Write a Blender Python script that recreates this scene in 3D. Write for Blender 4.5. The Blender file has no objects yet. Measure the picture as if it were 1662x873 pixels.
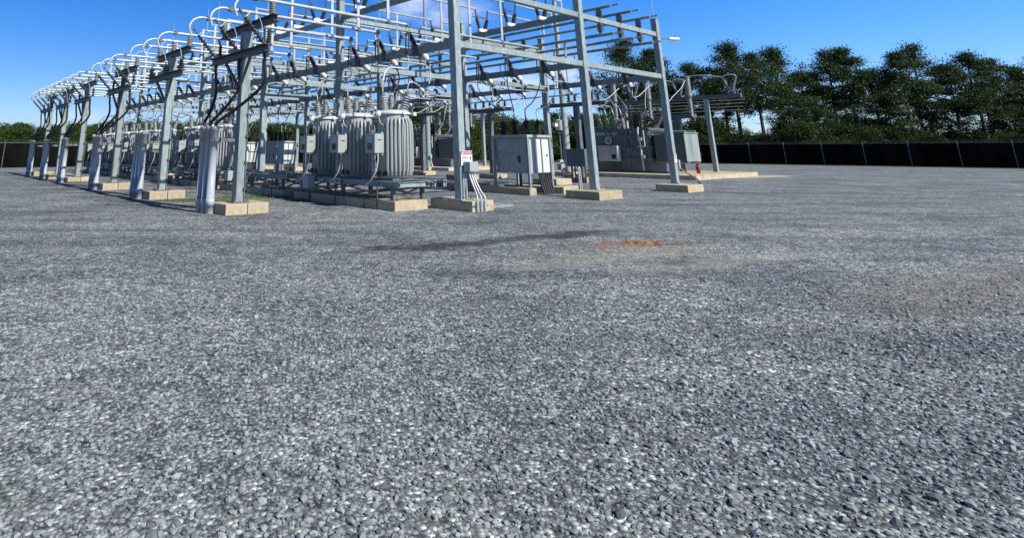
import bpy, bmesh, math, random
from mathutils import Vector, Matrix
random.seed(7)
PI = math.pi
SC = bpy.context.scene
COL = SC.collection
# ---------------------------------------------------------------- yard grid: u runs away along the bus, v across it
TH = 0.6608
CAMH = 1.65
C1 = Vector((2.7646, 17.2375))
UU = Vector((-math.sin(TH), math.cos(TH)))
VV = Vector((math.cos(TH), math.sin(TH)))
def W(u, v, z=0.0):
    p = C1 + UU*u + VV*v
    return Vector((p.x, p.y, z))
# object local axes: x = v, y = u, z up
# ---------------------------------------------------------------- materials
def newmat(name):
    m = bpy.data.materials.new(name); m.use_nodes = True
    nt = m.node_tree; b = nt.nodes['Principled BSDF']
    return m, nt, b
def noisy(name, c1, c2, scale=6.0, rough=0.6, metal=0.0, bump=0.0, detail=4.0, stretch=(1,1,1), spec=0.4, rr=0.12, obvar=0.0, grime=0.0, gscale=3.0, gstretch=(1,1,.12), gcol=(.5,.46,.40)):
    m, nt, b = newmat(name)
    N = nt.nodes; L = nt.links
    tc = N.new('ShaderNodeTexCoord'); mp = N.new('ShaderNodeMapping'); mp.inputs['Scale'].default_value = stretch
    L.new(tc.outputs['Object'], mp.inputs[0])
    n = N.new('ShaderNodeTexNoise'); n.inputs['Scale'].default_value = scale; n.inputs['Detail'].default_value = detail
    L.new(mp.outputs[0], n.inputs['Vector'])
    r = N.new('ShaderNodeValToRGB'); r.color_ramp.elements[0].position = 0.32; r.color_ramp.elements[1].position = 0.68
    r.color_ramp.elements[0].color = (*[k*.79 for k in c1], 1); r.color_ramp.elements[1].color = (*[k*.79 for k in c2], 1)
    L.new(n.outputs[0], r.inputs[0])
    out = r.outputs[0]
    if obvar:
        oi = N.new('ShaderNodeObjectInfo')
        mr = N.new('ShaderNodeMapRange'); mr.inputs['To Min'].default_value = 1-obvar; mr.inputs['To Max'].default_value = 1+obvar
        L.new(oi.outputs['Random'], mr.inputs[0])
        hs = N.new('ShaderNodeHueSaturation'); L.new(mr.outputs[0], hs.inputs['Value']); L.new(out, hs.inputs['Color'])
        out = hs.outputs[0]
    if grime:
        gm_ = N.new('ShaderNodeMapping'); gm_.inputs['Scale'].default_value = gstretch; L.new(tc.outputs['Object'], gm_.inputs[0])
        gn = N.new('ShaderNodeTexNoise'); gn.inputs['Scale'].default_value = gscale; gn.inputs['Detail'].default_value = 8; gn.inputs['Roughness'].default_value = .7
        L.new(gm_.outputs[0], gn.inputs['Vector'])
        gr = N.new('ShaderNodeMapRange'); gr.inputs['From Min'].default_value = .5; gr.inputs['From Max'].default_value = .72; gr.inputs['To Max'].default_value = grime
        L.new(gn.outputs[0], gr.inputs[0])
        gx = N.new('ShaderNodeMix'); gx.data_type = 'RGBA'; gx.blend_type = 'MULTIPLY'; L.new(gr.outputs[0], gx.inputs[0]); L.new(out, gx.inputs[6]); gx.inputs[7].default_value = (*gcol,1)
        out = gx.outputs[2]
    L.new(out, b.inputs['Base Color'])
    mr2 = N.new('ShaderNodeMapRange'); mr2.inputs['To Min'].default_value = max(0.05, rough-rr); mr2.inputs['To Max'].default_value = min(1, rough+rr)
    L.new(n.outputs[0], mr2.inputs[0]); L.new(mr2.outputs[0], b.inputs['Roughness'])
    b.inputs['Metallic'].default_value = metal
    b.inputs['Specular IOR Level'].default_value = spec
    if bump:
        bp = N.new('ShaderNodeBump'); bp.inputs['Strength'].default_value = bump; bp.inputs['Distance'].default_value = 0.02
        n2 = N.new('ShaderNodeTexNoise'); n2.inputs['Scale'].default_value = scale*5; n2.inputs['Detail'].default_value = 5
        L.new(mp.outputs[0], n2.inputs['Vector']); L.new(n2.outputs[0], bp.inputs['Height']); L.new(bp.outputs[0], b.inputs['Normal'])
    return m
M = {}
M['galv'] = noisy('galvanised_steel', (.235,.295,.30), (.37,.44,.435), 9, .58, .08, .05, 6, (1,1,.35), obvar=.14, grime=.8, gscale=14, gstretch=(1,1,.10), gcol=(.66,.66,.64))
M['galvd'] = noisy('dark_steel', (.10,.115,.12), (.18,.20,.205), 7, .6, .05, .05, 6, (1,1,.5), obvar=.12)  # same steel set to a darker tone than the columns
M['alu'] = noisy('aluminium_tube', (.46,.51,.52), (.60,.64,.64), 5, .42, .25, 0, obvar=.06)
M['wire'] = noisy('bare_aluminium_wire', (.50,.53,.54), (.66,.68,.68), 8, .45, .3)
M['conc'] = noisy('cast_concrete', (.47,.385,.255), (.63,.54,.39), 3.5, .9, 0, .3, 8, spec=.2, obvar=.14, grime=.9, gscale=3.2, gstretch=(1,1,1), gcol=(.55,.50,.43))
M['paint'] = noisy('grey_equipment_paint', (.37,.40,.395), (.45,.48,.47), 2.2, .42, 0, .02, 5, (1,1,.3), grime=.7, gscale=7, gcol=(.66,.63,.56))
M['paintd'] = noisy('dark_equipment_paint', (.11,.135,.155), (.155,.18,.20), 2.5, .42, 0, .02, 5, grime=.7, gscale=4, gcol=(.6,.57,.5))
M['paintl'] = noisy('light_equipment_paint', (.62,.65,.62), (.70,.73,.69), 2.2, .4, 0, .02, 5, (1,1,.3))
M['porc'] = noisy('grey_porcelain', (.27,.29,.28), (.36,.38,.36), 6, .25, 0, 0, spec=.6)
M['porcd'] = noisy('dark_grey_porcelain', (.13,.14,.14), (.19,.20,.20), 6, .25, 0, 0, spec=.6)
M['porcw'] = noisy('pale_porcelain', (.60,.62,.60), (.74,.75,.72), 6, .25, 0, 0, spec=.6)
M['porcp'] = noisy('brown_glazed_porcelain', (.16,.10,.13), (.22,.15,.19), 6, .25, 0, 0, spec=.6)
M['rubber'] = noisy('black_polymer', (.018,.018,.02), (.04,.04,.042), 8, .5)
M['cable'] = noisy('black_cable_jacket', (.015,.013,.014), (.05,.022,.02), 3, .45, stretch=(1,1,.6))
M['pvc'] = noisy('grey_conduit_plastic', (.37,.41,.44), (.46,.50,.53), 2, .45, stretch=(1,1,.3))
M['steeld'] = noisy('dark_hardware', (.07,.075,.08), (.14,.145,.15), 9, .5, .3)
M['white'] = noisy('white_enamel', (.74,.75,.73), (.82,.82,.80), 3, .4)
M['red'] = noisy('red_paint', (.26,.018,.03), (.36,.03,.05), 4, .4)
M['pink'] = noisy('faded_red_ink', (.50,.06,.17), (.58,.09,.22), 4, .5)
M['black'] = noisy('black_ink', (.02,.02,.02), (.035,.035,.035), 5, .5)
M['yellow'] = noisy('yellow_tag_plastic', (.72,.62,.04), (.8,.7,.08), 4, .5)
M['glass'] = noisy('dark_display_glass', (.01,.012,.015), (.02,.022,.026), 3, .12, spec=.6)
M['label'] = noisy('pale_printed_label', (.42,.50,.55), (.62,.68,.70), 14, .5)
M['screen'] = noisy('black_windscreen_fabric', (.002,.0025,.0025), (.012,.013,.012), .9, 1, detail=8, stretch=(1,1,.4), spec=0, rr=0)
M['bark'] = noisy('tree_bark', (.07,.05,.035), (.16,.12,.085), 5, .9, 0, .4, stretch=(1,1,.25))
M['rad'] = noisy('sunlit_radiator_paint', (.24,.29,.27), (.33,.39,.36), 2.5, .45, stretch=(1,1,.2))  # lighter radiator colour, standing in for sun on its end and top
def leafmat(name, a, b_, tr=.25):
    m, nt, b = newmat(name); N = nt.nodes; L = nt.links
    g = N.new('ShaderNodeNewGeometry'); r = N.new('ShaderNodeValToRGB')
    r.color_ramp.elements[0].color = (*a,1); r.color_ramp.elements[1].color = (*b_,1)
    L.new(g.outputs['Random Per Island'], r.inputs[0])
    oi = N.new('ShaderNodeObjectInfo'); mr = N.new('ShaderNodeMapRange'); mr.inputs['To Min'].default_value = .7; mr.inputs['To Max'].default_value = 1.3
    L.new(oi.outputs['Random'], mr.inputs[0])
    hs = N.new('ShaderNodeHueSaturation'); L.new(mr.outputs[0], hs.inputs['Value']); L.new(r.outputs[0], hs.inputs['Color'])
    L.new(hs.outputs[0], b.inputs['Base Color']); b.inputs['Roughness'].default_value = .6; b.inputs['Specular IOR Level'].default_value = .2
    t = N.new('ShaderNodeBsdfTranslucent'); L.new(hs.outputs[0], t.inputs[0])
    mx = N.new('ShaderNodeMixShader'); mx.inputs[0].default_value = tr
    L.new(b.outputs[0], mx.inputs[1]); L.new(t.outputs[0], mx.inputs[2])
    L.new(mx.outputs[0], N['Material Output'].inputs[0])
    return m
M['leafb'] = leafmat('broad_leaves', (.02,.042,.008), (.062,.105,.018))
M['leafu'] = leafmat('understorey_leaves', (.010,.020,.006), (.038,.062,.015))  # darker copy of the leaf greens; gloom below the pines put into colour
M['leafp'] = leafmat('pine_needles', (.016,.036,.012), (.065,.10,.032), .15)
M['grass'] = leafmat('grass_blades', (.06,.12,.012), (.16,.26,.03))
M['stone'] = leafmat('crushed_stone', (.075,.088,.097), (.25,.285,.302), 0.0)
# ---------------------------------------------------------------- mesh builder
class MB:
    def __init__(s): s.v = []; s.f = []; s.sm = []
    def add(s, vs, fs, smooth=False):
        o = len(s.v); s.v += [tuple(p) for p in vs]
        s.f += [tuple(i+o for i in f) for f in fs]; s.sm += [smooth]*len(fs); return s
    def box(s, x0, x1, y0, y1, z0, z1):
        vs = [(x0,y0,z0),(x1,y0,z0),(x1,y1,z0),(x0,y1,z0),(x0,y0,z1),(x1,y0,z1),(x1,y1,z1),(x0,y1,z1)]
        return s.add(vs, [(0,3,2,1),(4,5,6,7),(0,1,5,4),(1,2,6,5),(2,3,7,6),(3,0,4,7)])
    def cbox(s, c, d): return s.box(c[0]-d[0]/2, c[0]+d[0]/2, c[1]-d[1]/2, c[1]+d[1]/2, c[2]-d[2]/2, c[2]+d[2]/2)
    def bar(s, p, q, w, h, up=(0,0,1)):
        p, q = Vector(p), Vector(q); d = (q-p).normalized(); up = Vector(up)
        if abs(d.dot(up)) > .98: up = Vector((1,0,0))
        a = d.cross(up).normalized(); b = a.cross(d)
        vs = [r + a*sx*w/2 + b*sy*h/2 for r in (p,q) for sx, sy in ((-1,-1),(1,-1),(1,1),(-1,1))]
        return s.add(vs, [(0,1,2,3),(7,6,5,4),(0,4,5,1),(1,5,6,2),(2,6,7,3),(3,7,4,0)])
    def ibeam(s, p, q, w, h, t=.02):
        p, q = Vector(p), Vector(q); d = (q-p).normalized(); a = d.cross(Vector((0,0,1))).normalized(); b = a.cross(d)
        s.bar(p+b*(h-t)/2, q+b*(h-t)/2, w, t); s.bar(p-b*(h-t)/2, q-b*(h-t)/2, w, t); s.bar(p, q, t*.8, h-2*t)
        return s
    def tube(s, pts, r, n=8, cap=True):
        pts = [Vector(p) for p in pts]; rs = r if isinstance(r, (list,tuple)) else [r]*len(pts)
        vs = []; m = len(pts); prev = None
        for i, p in enumerate(pts):
            d = (pts[min(i+1,m-1)] - pts[max(i-1,0)]).normalized()
            if prev is None:
                a = d.cross(Vector((0,0,1)))
                if a.length < .05: a = d.cross(Vector((1,0,0)))
                a.normalize()
            else:
                a = prev - d*prev.dot(d); a.normalize()
            prev = a; b = d.cross(a)
            for k in range(n):
                t = 2*PI*k/n; vs.append(p + a*math.cos(t)*rs[i] + b*math.sin(t)*rs[i])
        fs = [(i*n+k, i*n+(k+1)%n, (i+1)*n+(k+1)%n, (i+1)*n+k) for i in range(m-1) for k in range(n)]
        s.add(vs, fs, n > 5)
        if cap: s.add(vs[:n], [tuple(range(n-1,-1,-1))]); s.add(vs[-n:], [tuple(range(n))])
        return s
    def lathe(s, p, q, prof, n=12):
        p, q = Vector(p), Vector(q); d = (q-p).normalized(); a = d.cross(Vector((0,0,1)))
        if a.length < .05: a = Vector((1,0,0))
        a = (a - d*a.dot(d)).normalized(); b = d.cross(a); L = (q-p).length
        vs = []
        for t, r in prof:
            for k in range(n):
                w = 2*PI*k/n; vs.append(p + d*t*L + (a*math.cos(w)+b*math.sin(w))*r)
        fs = [(i*n+k, i*n+(k+1)%n, (i+1)*n+(k+1)%n, (i+1)*n+k) for i in range(len(prof)-1) for k in range(n)]
        s.add(vs, fs, True)
        s.add(vs[:n], [tuple(range(n-1,-1,-1))]); s.add(vs[-n:], [tuple(range(n))])
        return s
    def shed(s, p, q, r, rc, k, n=10):
        prof = [(0, rc*1.25), (.04, rc*1.25), (.05, rc)]
        for i in range(k):
            t = .07 + .86*i/k; w = .86/k
            prof += [(t+.05*w, rc), (t+.35*w, r), (t+.5*w, r), (t+.75*w, rc)]
        prof += [(.95, rc), (.955, rc*1.2), (1, rc*1.2)]
        return s.lathe(p, q, prof, n)
    def build(s, name, mat, parent=None, bevel=0.0):
        me = bpy.data.meshes.new(name); me.from_pydata(s.v, [], s.f)
        me.polygons.foreach_set('use_smooth', s.sm)
        me.materials.append(M[mat]); me.update()
        if bevel:
            bm = bmesh.new(); bm.from_mesh(me)
            bmesh.ops.bevel(bm, geom=bm.edges[:], offset=bevel, segments=2, affect='EDGES', profile=.6)
            bm.to_mesh(me); bm.free()
        o = bpy.data.objects.new(name, me); COL.objects.link(o)
        if parent: o.parent = parent
        return o
def arc(p, pm, q, n=8):
    p, pm, q = Vector(p), Vector(pm), Vector(q)
    return [p*(1-t)**2 + pm*2*t*(1-t) + q*t*t for t in [i/n for i in range(n+1)]]
def spline(pts, n=5):
    P = [Vector(p) for p in pts]; P = [P[0]*2-P[1]] + P + [P[-1]*2-P[-2]]; out = []
    for i in range(1, len(P)-2):
        for k in range(n):
            t = k/n; a, b, c, d = P[i-1], P[i], P[i+1], P[i+2]
            out.append(.5*((2*b) + (c-a)*t + (2*a-5*b+4*c-d)*t*t + (3*b-a-3*c+d)*t**3))
    return out + [P[-2]]
def tag(o, label, cat, group=None, kind=None):
    if label: o['label'] = label
    if cat: o['category'] = cat
    if group: o['group'] = group
    o['kind'] = kind or 'thing'
    return o
def place(o, u, v, z=0.0, rz=0.0):
    o.location = W(u, v, z); o.rotation_euler = (0, 0, TH+rz); return o
def thing(name, label, cat, u, v, z=0.0, group=None, rz=0.0):
    o = bpy.data.objects.new(name, None); COL.objects.link(o); o.empty_display_size = .2
    return tag(place(o, u, v, z, rz), label, cat, group)
KIDS = {}
def dup(o, label=None, u=None, v=None, z=0.0, rz=0.0, parent=None):
    c = o.copy(); COL.objects.link(c)
    if parent: c.parent = parent
    if label: c['label'] = label
    if u is not None: place(c, u, v, z, rz)
    for ch in list(o.children): dup(ch, parent=c)
    return c
def single(name, mb, mat, label, cat, u, v, z=0.0, group=None, rz=0.0, bevel=0.0):
    return tag(place(mb.build(name, mat, None, bevel), u, v, z, rz), label, cat, group)
def text_mesh(name, body, size, mat, parent, loc, rot, ext=.002):
    cu = bpy.data.curves.new(name, 'FONT'); cu.body = body; cu.size = size; cu.align_x = 'CENTER'; cu.align_y = 'CENTER'; cu.extrude = ext
    t = bpy.data.objects.new(name, cu); COL.objects.link(t)
    dg = bpy.context.evaluated_depsgraph_get(); me = bpy.data.meshes.new_from_object(t.evaluated_get(dg))
    bpy.data.objects.remove(t); me.materials.clear(); me.materials.append(M[mat]); me.name = name
    o = bpy.data.objects.new(name, me); COL.objects.link(o); o.parent = parent; o.location = loc; o.rotation_euler = rot
    return o
FACE_NEG_U = (PI/2, 0, 0)          # upright text read from the -u side: its x runs along +v
FACE_NEG_V = (PI/2, 0, -PI/2)      # read from the -v side: its x runs along -u
OR = ['nearest', 'second', 'third', 'fourth', 'fifth', 'sixth', 'seventh', 'farthest']
BAY = ['nearest', 'second', 'third', 'fourth', 'fifth', 'sixth']
FU = [0, 6.1, 12.2, 18.05, 19.6, 25.3, 31.0, 36.7]
FV = [0, 7.02, 13.25]
LINE = ['left', 'middle', 'right']
ZL, ZU, ZC = 4.82, 6.72, 7.45
BC = [3.25, 9.3, 15.4, 22.45, 28.0, 33.6]
PC = [3.2, 9.35, 15.5, 22.5, 27.75, 32.9]
PH = [-1.58, 0, 1.58]
PHN = ['near', 'centre', 'far']
# ---------------------------------------------------------------- steel frame
def column_proto():
    t = thing('steel_column', 'x', 'column', 0, 0, 0, 'galvanised columns of the bus frame')
    MB().box(-.125,.125,-.125,.125,.30,ZC-.03).build('shaft', 'galv', t, .012)
    m = MB().box(-.25,.25,-.25,.25,.275,.305)
    for sx in (-1,1):
        for sy in (-1,1): m.tube([(sx*.2,sy*.2,.26),(sx*.2,sy*.2,.37)], .018, 6)
    m.build('base_plate', 'galv', t)
    MB().box(-.14,.14,-.14,.14,ZC-.03,ZC).build('cap_plate', 'galv', t)
    MB().tube([(0,0,ZC),(0,0,ZC+.3),(0,0,ZC+2.4)], [.02,.018,.007], 6).build('lightning_rod', 'wire', t)
    MB().tube(spline([(.16,-.05,.05),(.14,-.06,.4),(.137,-.05,2),(.14,-.04,4),(.137,-.05,6.2)],4), .012, 5).build('ground_cable', 'steeld', t)
    m = MB()
    for z in (1.2,2.4,3.6,5.6): m.box(.1,.145,-.075,-.02,z,z+.05)
    m.build('cable_clip', 'steeld', t)
    return t
colp = column_proto()
def footing(name, label, u, v, su, sv, h=.28, cat='foundation', group='concrete footings under the bus columns'):
    return single(name, MB().box(-sv/2,sv/2,-su/2,su/2,-.1,h), 'conc', label, cat, u, v, 0, group, bevel=.02)
first = True
for j, fv in enumerate(FV):
    for i, fu in enumerate(FU):
        lab = f'galvanised square steel column, {OR[i]} in the {LINE[j]} row of the bus frame'
        if (i, j) == (0,0): lab = 'galvanised steel column carrying the danger sign and grey box, nearest in the left row'
        if (i, j) == (0,2): lab = 'galvanised steel column with floodlight arm near its top, nearest in the right row'
        c = colp if first else dup(colp)
        first = False; place(c, fu, fv); c['label'] = lab
        if i == 4: continue
        l2 = f'tan concrete footing under the {OR[i]} column of the {LINE[j]} frame row'
        if i == 3: footing('concrete_footing', l2, fu+.75, fv, 2.7, 1.3)
        elif (i, j) == (0,0): footing('concrete_footing', l2, .2, .22, 1.65, .9)
        elif (i, j) == (0,1): footing('concrete_footing', l2, -.1, 6.75, 1.3, 1.5)
        elif (i, j) == (0,2): footing('concrete_footing', l2, -.3, 12.9, 1.3, 1.4)
        else: footing('concrete_footing', l2, fu-.1, fv-.1, 1.3, 1.4)
def beam(u0, v0, u1, v1, z, label, group):
    L = math.hypot(u1-u0, v1-v0) - .25
    al = abs(v1-v0) > .1
    t = thing('steel_beam', label, 'beam', (u0+u1)/2, (v0+v1)/2, z, group)
    m = MB()
    hh = .125 if (not al and z < 5) else .102
    if al: m.box(-L/2+.014,L/2-.014,-.08,.08,-hh,hh)
    else: m.box(-.08,.08,-L/2+.014,L/2-.014,-hh,hh)
    m.build('web', 'galv', t, .012)
    for s in (-1,1):
        m = MB()
        a, b = sorted((s*(L/2), s*(L/2-.016)))
        if al: m.box(a,b,-.115,.115,-.16,.16)
        else: m.box(-.115,.115,a,b,-.16,.16)
        for bx in (-.09,.09):
            for bz in (-.135,.135):
                e0 = a if s > 0 else b; e1 = e0 - s*.03
                if al: m.tube([(e0,bx,bz),(e1,bx,bz)], .016, 6)
                else: m.tube([(bx,e0,bz),(bx,e1,bz)], .016, 6)
        m.build('end_plate', 'galv', t)
    return t
for zz, lv in ((ZL,'lower'), (ZU,'upper')):
    for i, fu in enumerate(FU):
        for j, nm in ((0,'left'), (1,'right')):
            beam(fu, FV[j], fu, FV[j+1], zz, f'{lv} galvanised cross beam, {nm} bay of the {OR[i]} frame', f'{lv} cross beams of the bus frame')
    for i in range(7):
        for j in range(3):
            if lv == 'upper' and j == 2: continue
            beam(FU[i], FV[j], FU[i+1], FV[j], zz, f'{lv} galvanised long beam of the {LINE[j]} row, {OR[i]} span from the camera', f'{lv} long beams of the bus frame')
# ---------------------------------------------------------------- main bus tubes and their insulators
BV = [8.53, 10.1, 11.72]
ZBU, ZBL = 7.24, 6.12
for k, bv in enumerate(BV):
    for z, lv in ((ZBU,'above'), (ZBL,'below')):
        L0, L1 = -.55, 37.6
        t = thing('bus_tube', f'long aluminium bus tube {lv} the upper beams, {["left","middle","right"][k]} of its three', 'bus tube', 0, bv, z, f'bus tubes {lv} the upper cross beams')
        MB().tube([(0,L0,0),(0,L1,0)], .066, 12).build('tube', 'galv', t)
        MB().bar((0,L0-.32,0), (0,L0,0), .015, .07).build('terminal_plate', 'alu', t)
        for i, fu in enumerate(FU):
            up = lv == 'above'
            if i == 0 and k == 0 and up:
                bi = thing('post_insulator', 'x', 'insulator', 0, 0, 0, 'bus insulators on the upper cross beams')
                MB().shed((0,0,.03),(0,0,.34), .135,.085,5,12).build('porcelain', 'porcd', bi)
                m = MB().lathe((0,0,0),(0,0,.03),[(0,.09),(1,.09)],10); m.box(-.06,.06,-.05,.05,.34,.39); m.box(-.075,.075,-.03,.03,.39,.42)
                m.build('metal_fitting', 'galvd', bi); bip = bi; c = bi
            else: c = dup(bip)
            place(c, fu, bv, ZU + (.104 if up else -.104))
            if not up: c.rotation_euler = (PI, 0, TH)
            c['label'] = f'grey post insulator {"standing on" if up else "hanging under"} the {OR[i]} upper beam, {["left","middle","right"][k]} of three'
# ---------------------------------------------------------------- switches
def low_switch():
    t = thing('disconnect_switch', 'x', 'switch', 0, 0, 0, 'disconnect switches on the lower beams')
    m = MB().box(-.15,.15,-.12,.12,.127,.19); m.box(-.15,.15,-.12,.12,-.17,-.127); m.box(-.13,-.082,-.12,.12,-.127,.127); m.box(.082,.13,-.12,.12,-.127,.127)
    m.build('mounting_bracket', 'steeld', t)
    MB().shed((-.12,0,.19),(-.36,0,.52), .098,.058,5).build('insulator', 'rubber', t)
    o = MB().shed((.14,0,-.02),(.42,0,-.24), .12,.07,5); o.build('insulator', 'porcw', t)
    m = MB().tube([(.42,0,-.24),(.50,0,-.42)], .05, 8); m.bar((-.36,0,.54),(-.5,0,.5),.08,.05); m.tube([(-.40,-.12,.56),(-.40,.12,.56)], .018, 6)
    m.build('terminal', 'steeld', t)
    m = MB().bar((-.44,-.07,.56),(-.46,-.07,-.12),.04,.03,(0,1,0)).bar((-.44,.07,.56),(-.46,.07,-.12),.04,.03,(0,1,0)).bar((-.46,-.1,-.12),(-.46,.1,-.12),.06,.06).tube([(-.46,0,-.12),(.48,.03,-.42)], .016, 6)
    m.build('blade', 'steeld', t)
    return t
def up_switch():
    t = thing('bypass_switch', 'x', 'switch', 0, 0, 0, 'bypass switches on the upper beams')
    MB().box(-.26,.26,-.07,.07,.104,.26).build('base_channel', 'white', t, .02)
    MB().shed((-.18,0,.26),(-.36,0,.72), .09,.055,6).build('insulator', 'rubber', t)
    MB().shed((.18,0,.26),(.36,0,.72), .09,.055,6).build('insulator', 'rubber', t)
    MB().bar((.36,0,.72),(.42,0,1.12),.05,.05).build('jaw', 'steeld', t)
    m = MB().bar((-.36,0,.72),(-.42,0,1.12),.05,.05).tube([(-.4,-.16,.8),(-.4,.16,.8)], .015, 6)
    m.tube([(-.4,.16,.8),(-.4,.2,.92),(-.4,.12,.95)], .012, 5); m.build('jaw', 'steeld', t)
    MB().bar((-.38,0,.78),(.38,0,.80),.03,.05).build('blade', 'steeld', t)
    return t
lsp, usp = low_switch(), up_switch()
ROWS = ((0.0,'left'), (7.02,'middle'), (13.25,'right'))
fl = fup = True
DROPV = [(0.0,'left','lower'), (7.02,'middle','lower')]
for b, bc in enumerate(BC):
    for k, ph in enumerate(PH):
        for vv, row in ROWS:
            c = lsp if fl else dup(lsp); fl = False
            place(c, bc+ph, vv, ZL)
            c['label'] = f'{PHN[k]} dark disconnect switch on the lower {row} beam in the {BAY[b]} bay'
            if row == 'right': continue
            c = usp if fup else dup(usp); fup = False
            place(c, bc+ph, vv, ZU)
            c['label'] = f'{PHN[k]} V shaped switch on white base, upper {row} beam, {BAY[b]} bay'
# ---------------------------------------------------------------- feeder, middle and transfer tubes per phase
ZT, ZX = 5.64, 7.86
ft = thing('feeder_tube', 'x', 'bus tube', 0, 0, 0, 'feeder tubes ending in curled loops at the left')
MB().tube([(-5.95,0,ZT),(-.42,0,ZT)], .05, 10).build('tube', 'alu', ft)
MB().tube(spline([(-5.95,0,ZT),(-6.22,0,ZT+.0),(-6.45,0,ZT-.12),(-6.55,0,ZT-.34),(-6.47,0,ZT-.57)],5), .034, 8).build('loop', 'alu', ft)
MB().bar((-.42,0,ZT+.05),(-.42,0,ZL+.62),.10,.035,(0,1,0)).build('drop_bar', 'alu', ft)
m = MB()
for x in (-5.95,-1.27,-.42): MB().cbox((x,0,ZT),(.12,.13,.13)).build('clamp', 'galvd', ft)
mt = thing('middle_tube', 'x', 'bus tube', 0, 0, 0, 'tubes between the left and middle rows')
MB().tube([(.7,0,ZT-.03),(6.62,0,ZT-.03)], .045, 10).build('tube', 'alu', mt)
MB().bar((6.6,0,ZT),(6.6,0,ZL+.62),.10,.035,(0,1,0)).build('drop_bar', 'alu', mt)
m = MB()
for x in (.75,4.4,6.6): MB().cbox((x,0,ZT-.03),(.11,.12,.12)).build('clamp', 'galvd', mt)
xt = thing('transfer_tube', 'x', 'bus tube', 0, 0, 0, 'high transfer tubes on the bypass switches')
MB().tube([(-1.3,0,ZX),(-.42,0,ZX)], .045, 8).build('tube', 'alu', xt)
MB().tube([(.42,0,ZX),(6.6,0,ZX)], .045, 8).build('tube', 'alu', xt)
MB().bar((-1.27,0,ZT+.06),(-1.27,0,ZX+.06),.11,.035,(0,1,0)).build('riser_bar', 'alu', xt)
MB().bar((4.4,0,ZT+.04),(4.4,0,ZX+.06),.11,.035,(0,1,0)).build('riser_bar', 'alu', xt)
f0 = True
for b in range(6):
    for k in range(3):
        for proto, lab in ((ft, f'{PHN[k]} aluminium feeder tube with curled end loop in the {BAY[b]} bay'),
                           (mt, f'{PHN[k]} aluminium tube joining left and middle rows in the {BAY[b]} bay'),
                           (xt, f'{PHN[k]} high transfer tube with riser bars above the {BAY[b]} bay')):
            c = proto if f0 else dup(proto)
            place(c, BC[b]+PH[k], 0); c['label'] = lab
        f0 = False
        # from the right jaw of the middle upper switch to its bus tube
        t = thing('bus_riser', f'{PHN[k]} riser from transfer tube down to upper bus in the {BAY[b]} bay', 'bus riser', BC[b]+PH[k], 0, 0, 'risers down to the upper bus tubes')
        MB().tube([(7.44,0,ZX),(BV[k],0,ZX)], .045, 8).build('tube', 'alu', t)
        MB().bar((BV[k],0,ZX+.05),(BV[k],0,ZBU+.05),.10,.035,(0,1,0)).build('riser_bar', 'alu', t)
        single('bus_riser', MB().bar((0,0,0),(0,0,ZBL-.05-ZL+.45),.09,.035,(0,1,0)).tube([(0,0,.02),(7.5-BV[k],0,-.0)], .03, 8), 'alu',
               f'{PHN[k]} riser from lower bus to the middle row switch in the {BAY[b]} bay', 'bus riser', BC[b]+PH[k], BV[k], ZL-.45, 'risers up to the lower bus tubes')
for b in range(4):
    for k in range(3):
        pu = BC[b]+PH[k]
        single('jumper_cable', MB().tube(spline([(13.75,0,ZL-.42),(13.8,0,ZL-.75),(14.6,.1,ZL-.62),(15.6,.05,4.72)],6), .022, 6), 'wire', f'{PHN[k]} wire from the right row switch to the T support in the {BAY[b]} bay', 'cable', pu, 0, 0, 'wires between right row and T supports')
        single('jumper_cable', MB().tube(spline([(BV[2],0,ZBL-.05),(11.9,.05,5.5),(12.5,.05,5.2),(12.87,0,ZL+.5)],6), .022, 6), 'steeld', f'{PHN[k]} lead from lower bus to the right row switch in the {BAY[b]} bay', 'cable', pu, 0, 0, 'leads from lower bus to right row')
# ---------------------------------------------------------------- feeder posts with terminations, cables and conduits
ARMV = -.10
fp = thing('feeder_post', 'x', 'steel post', 0, 0, 0, 'steel feeder posts at the left edge')
ZA, ZB = 4.28, 5.14
m = MB().box(-.13,.13,-.13,-.11,.3,ZB-.13); m.box(-.13,.13,.11,.13,.3,ZB-.13); m.box(-.012,.012,-.11,.11,.3,ZB-.13); m.box(-.13,-.112,-.11,.11,.3,ZB-.13)
m.build('shaft', 'galv', fp)
m = MB().box(-.24,.24,-.24,.24,.275,.302)
for sx in (-1,1):
    for sy in (-1,1): m.tube([(sx*.19,sy*.19,.26),(sx*.19,sy*.19,.38)], .018, 6)
m.build('base_plate', 'galvd', fp)
MB().ibeam((0,-1.8,ZB),(0,1.72,ZB), .22,.2).build('top_arm', 'steeld', fp)  # both arms toned near black: the shade on them is put into the colour
MB().ibeam((-.25,-1.85,ZA),(-.25,1.78,ZA), .22,.2).build('cross_arm', 'steeld', fp)
for s in (-1,1): MB().bar((-.24,s*.78,ZA-.14),(-.16,s*.1,ZA-.82),.07,.07).build('knee_brace', 'galvd', fp)
MB().box(-.75,-.13,.05,.12,1.88,1.97).box(-.62,-.55,-.02,.45,1.87,1.98).build('conduit_bracket', 'galvd', fp)
m = MB().tube([(.1,-.15,.3),(.1,-.15,3.2)], .014, 5)
for z in (.6,1.3,2.0,2.6): m.box(.06,.14,-.18,-.13,z,z+.06)
m.build('ground_cable', 'steeld', fp)
pins = thing('post_insulator', 'x', 'insulator', 0, 0, 0, 'insulators on the feeder post top arms')
MB().shed((0,0,.02),(0,0,.30), .11,.07,4,12).build('porcelain', 'porc', pins)
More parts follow.
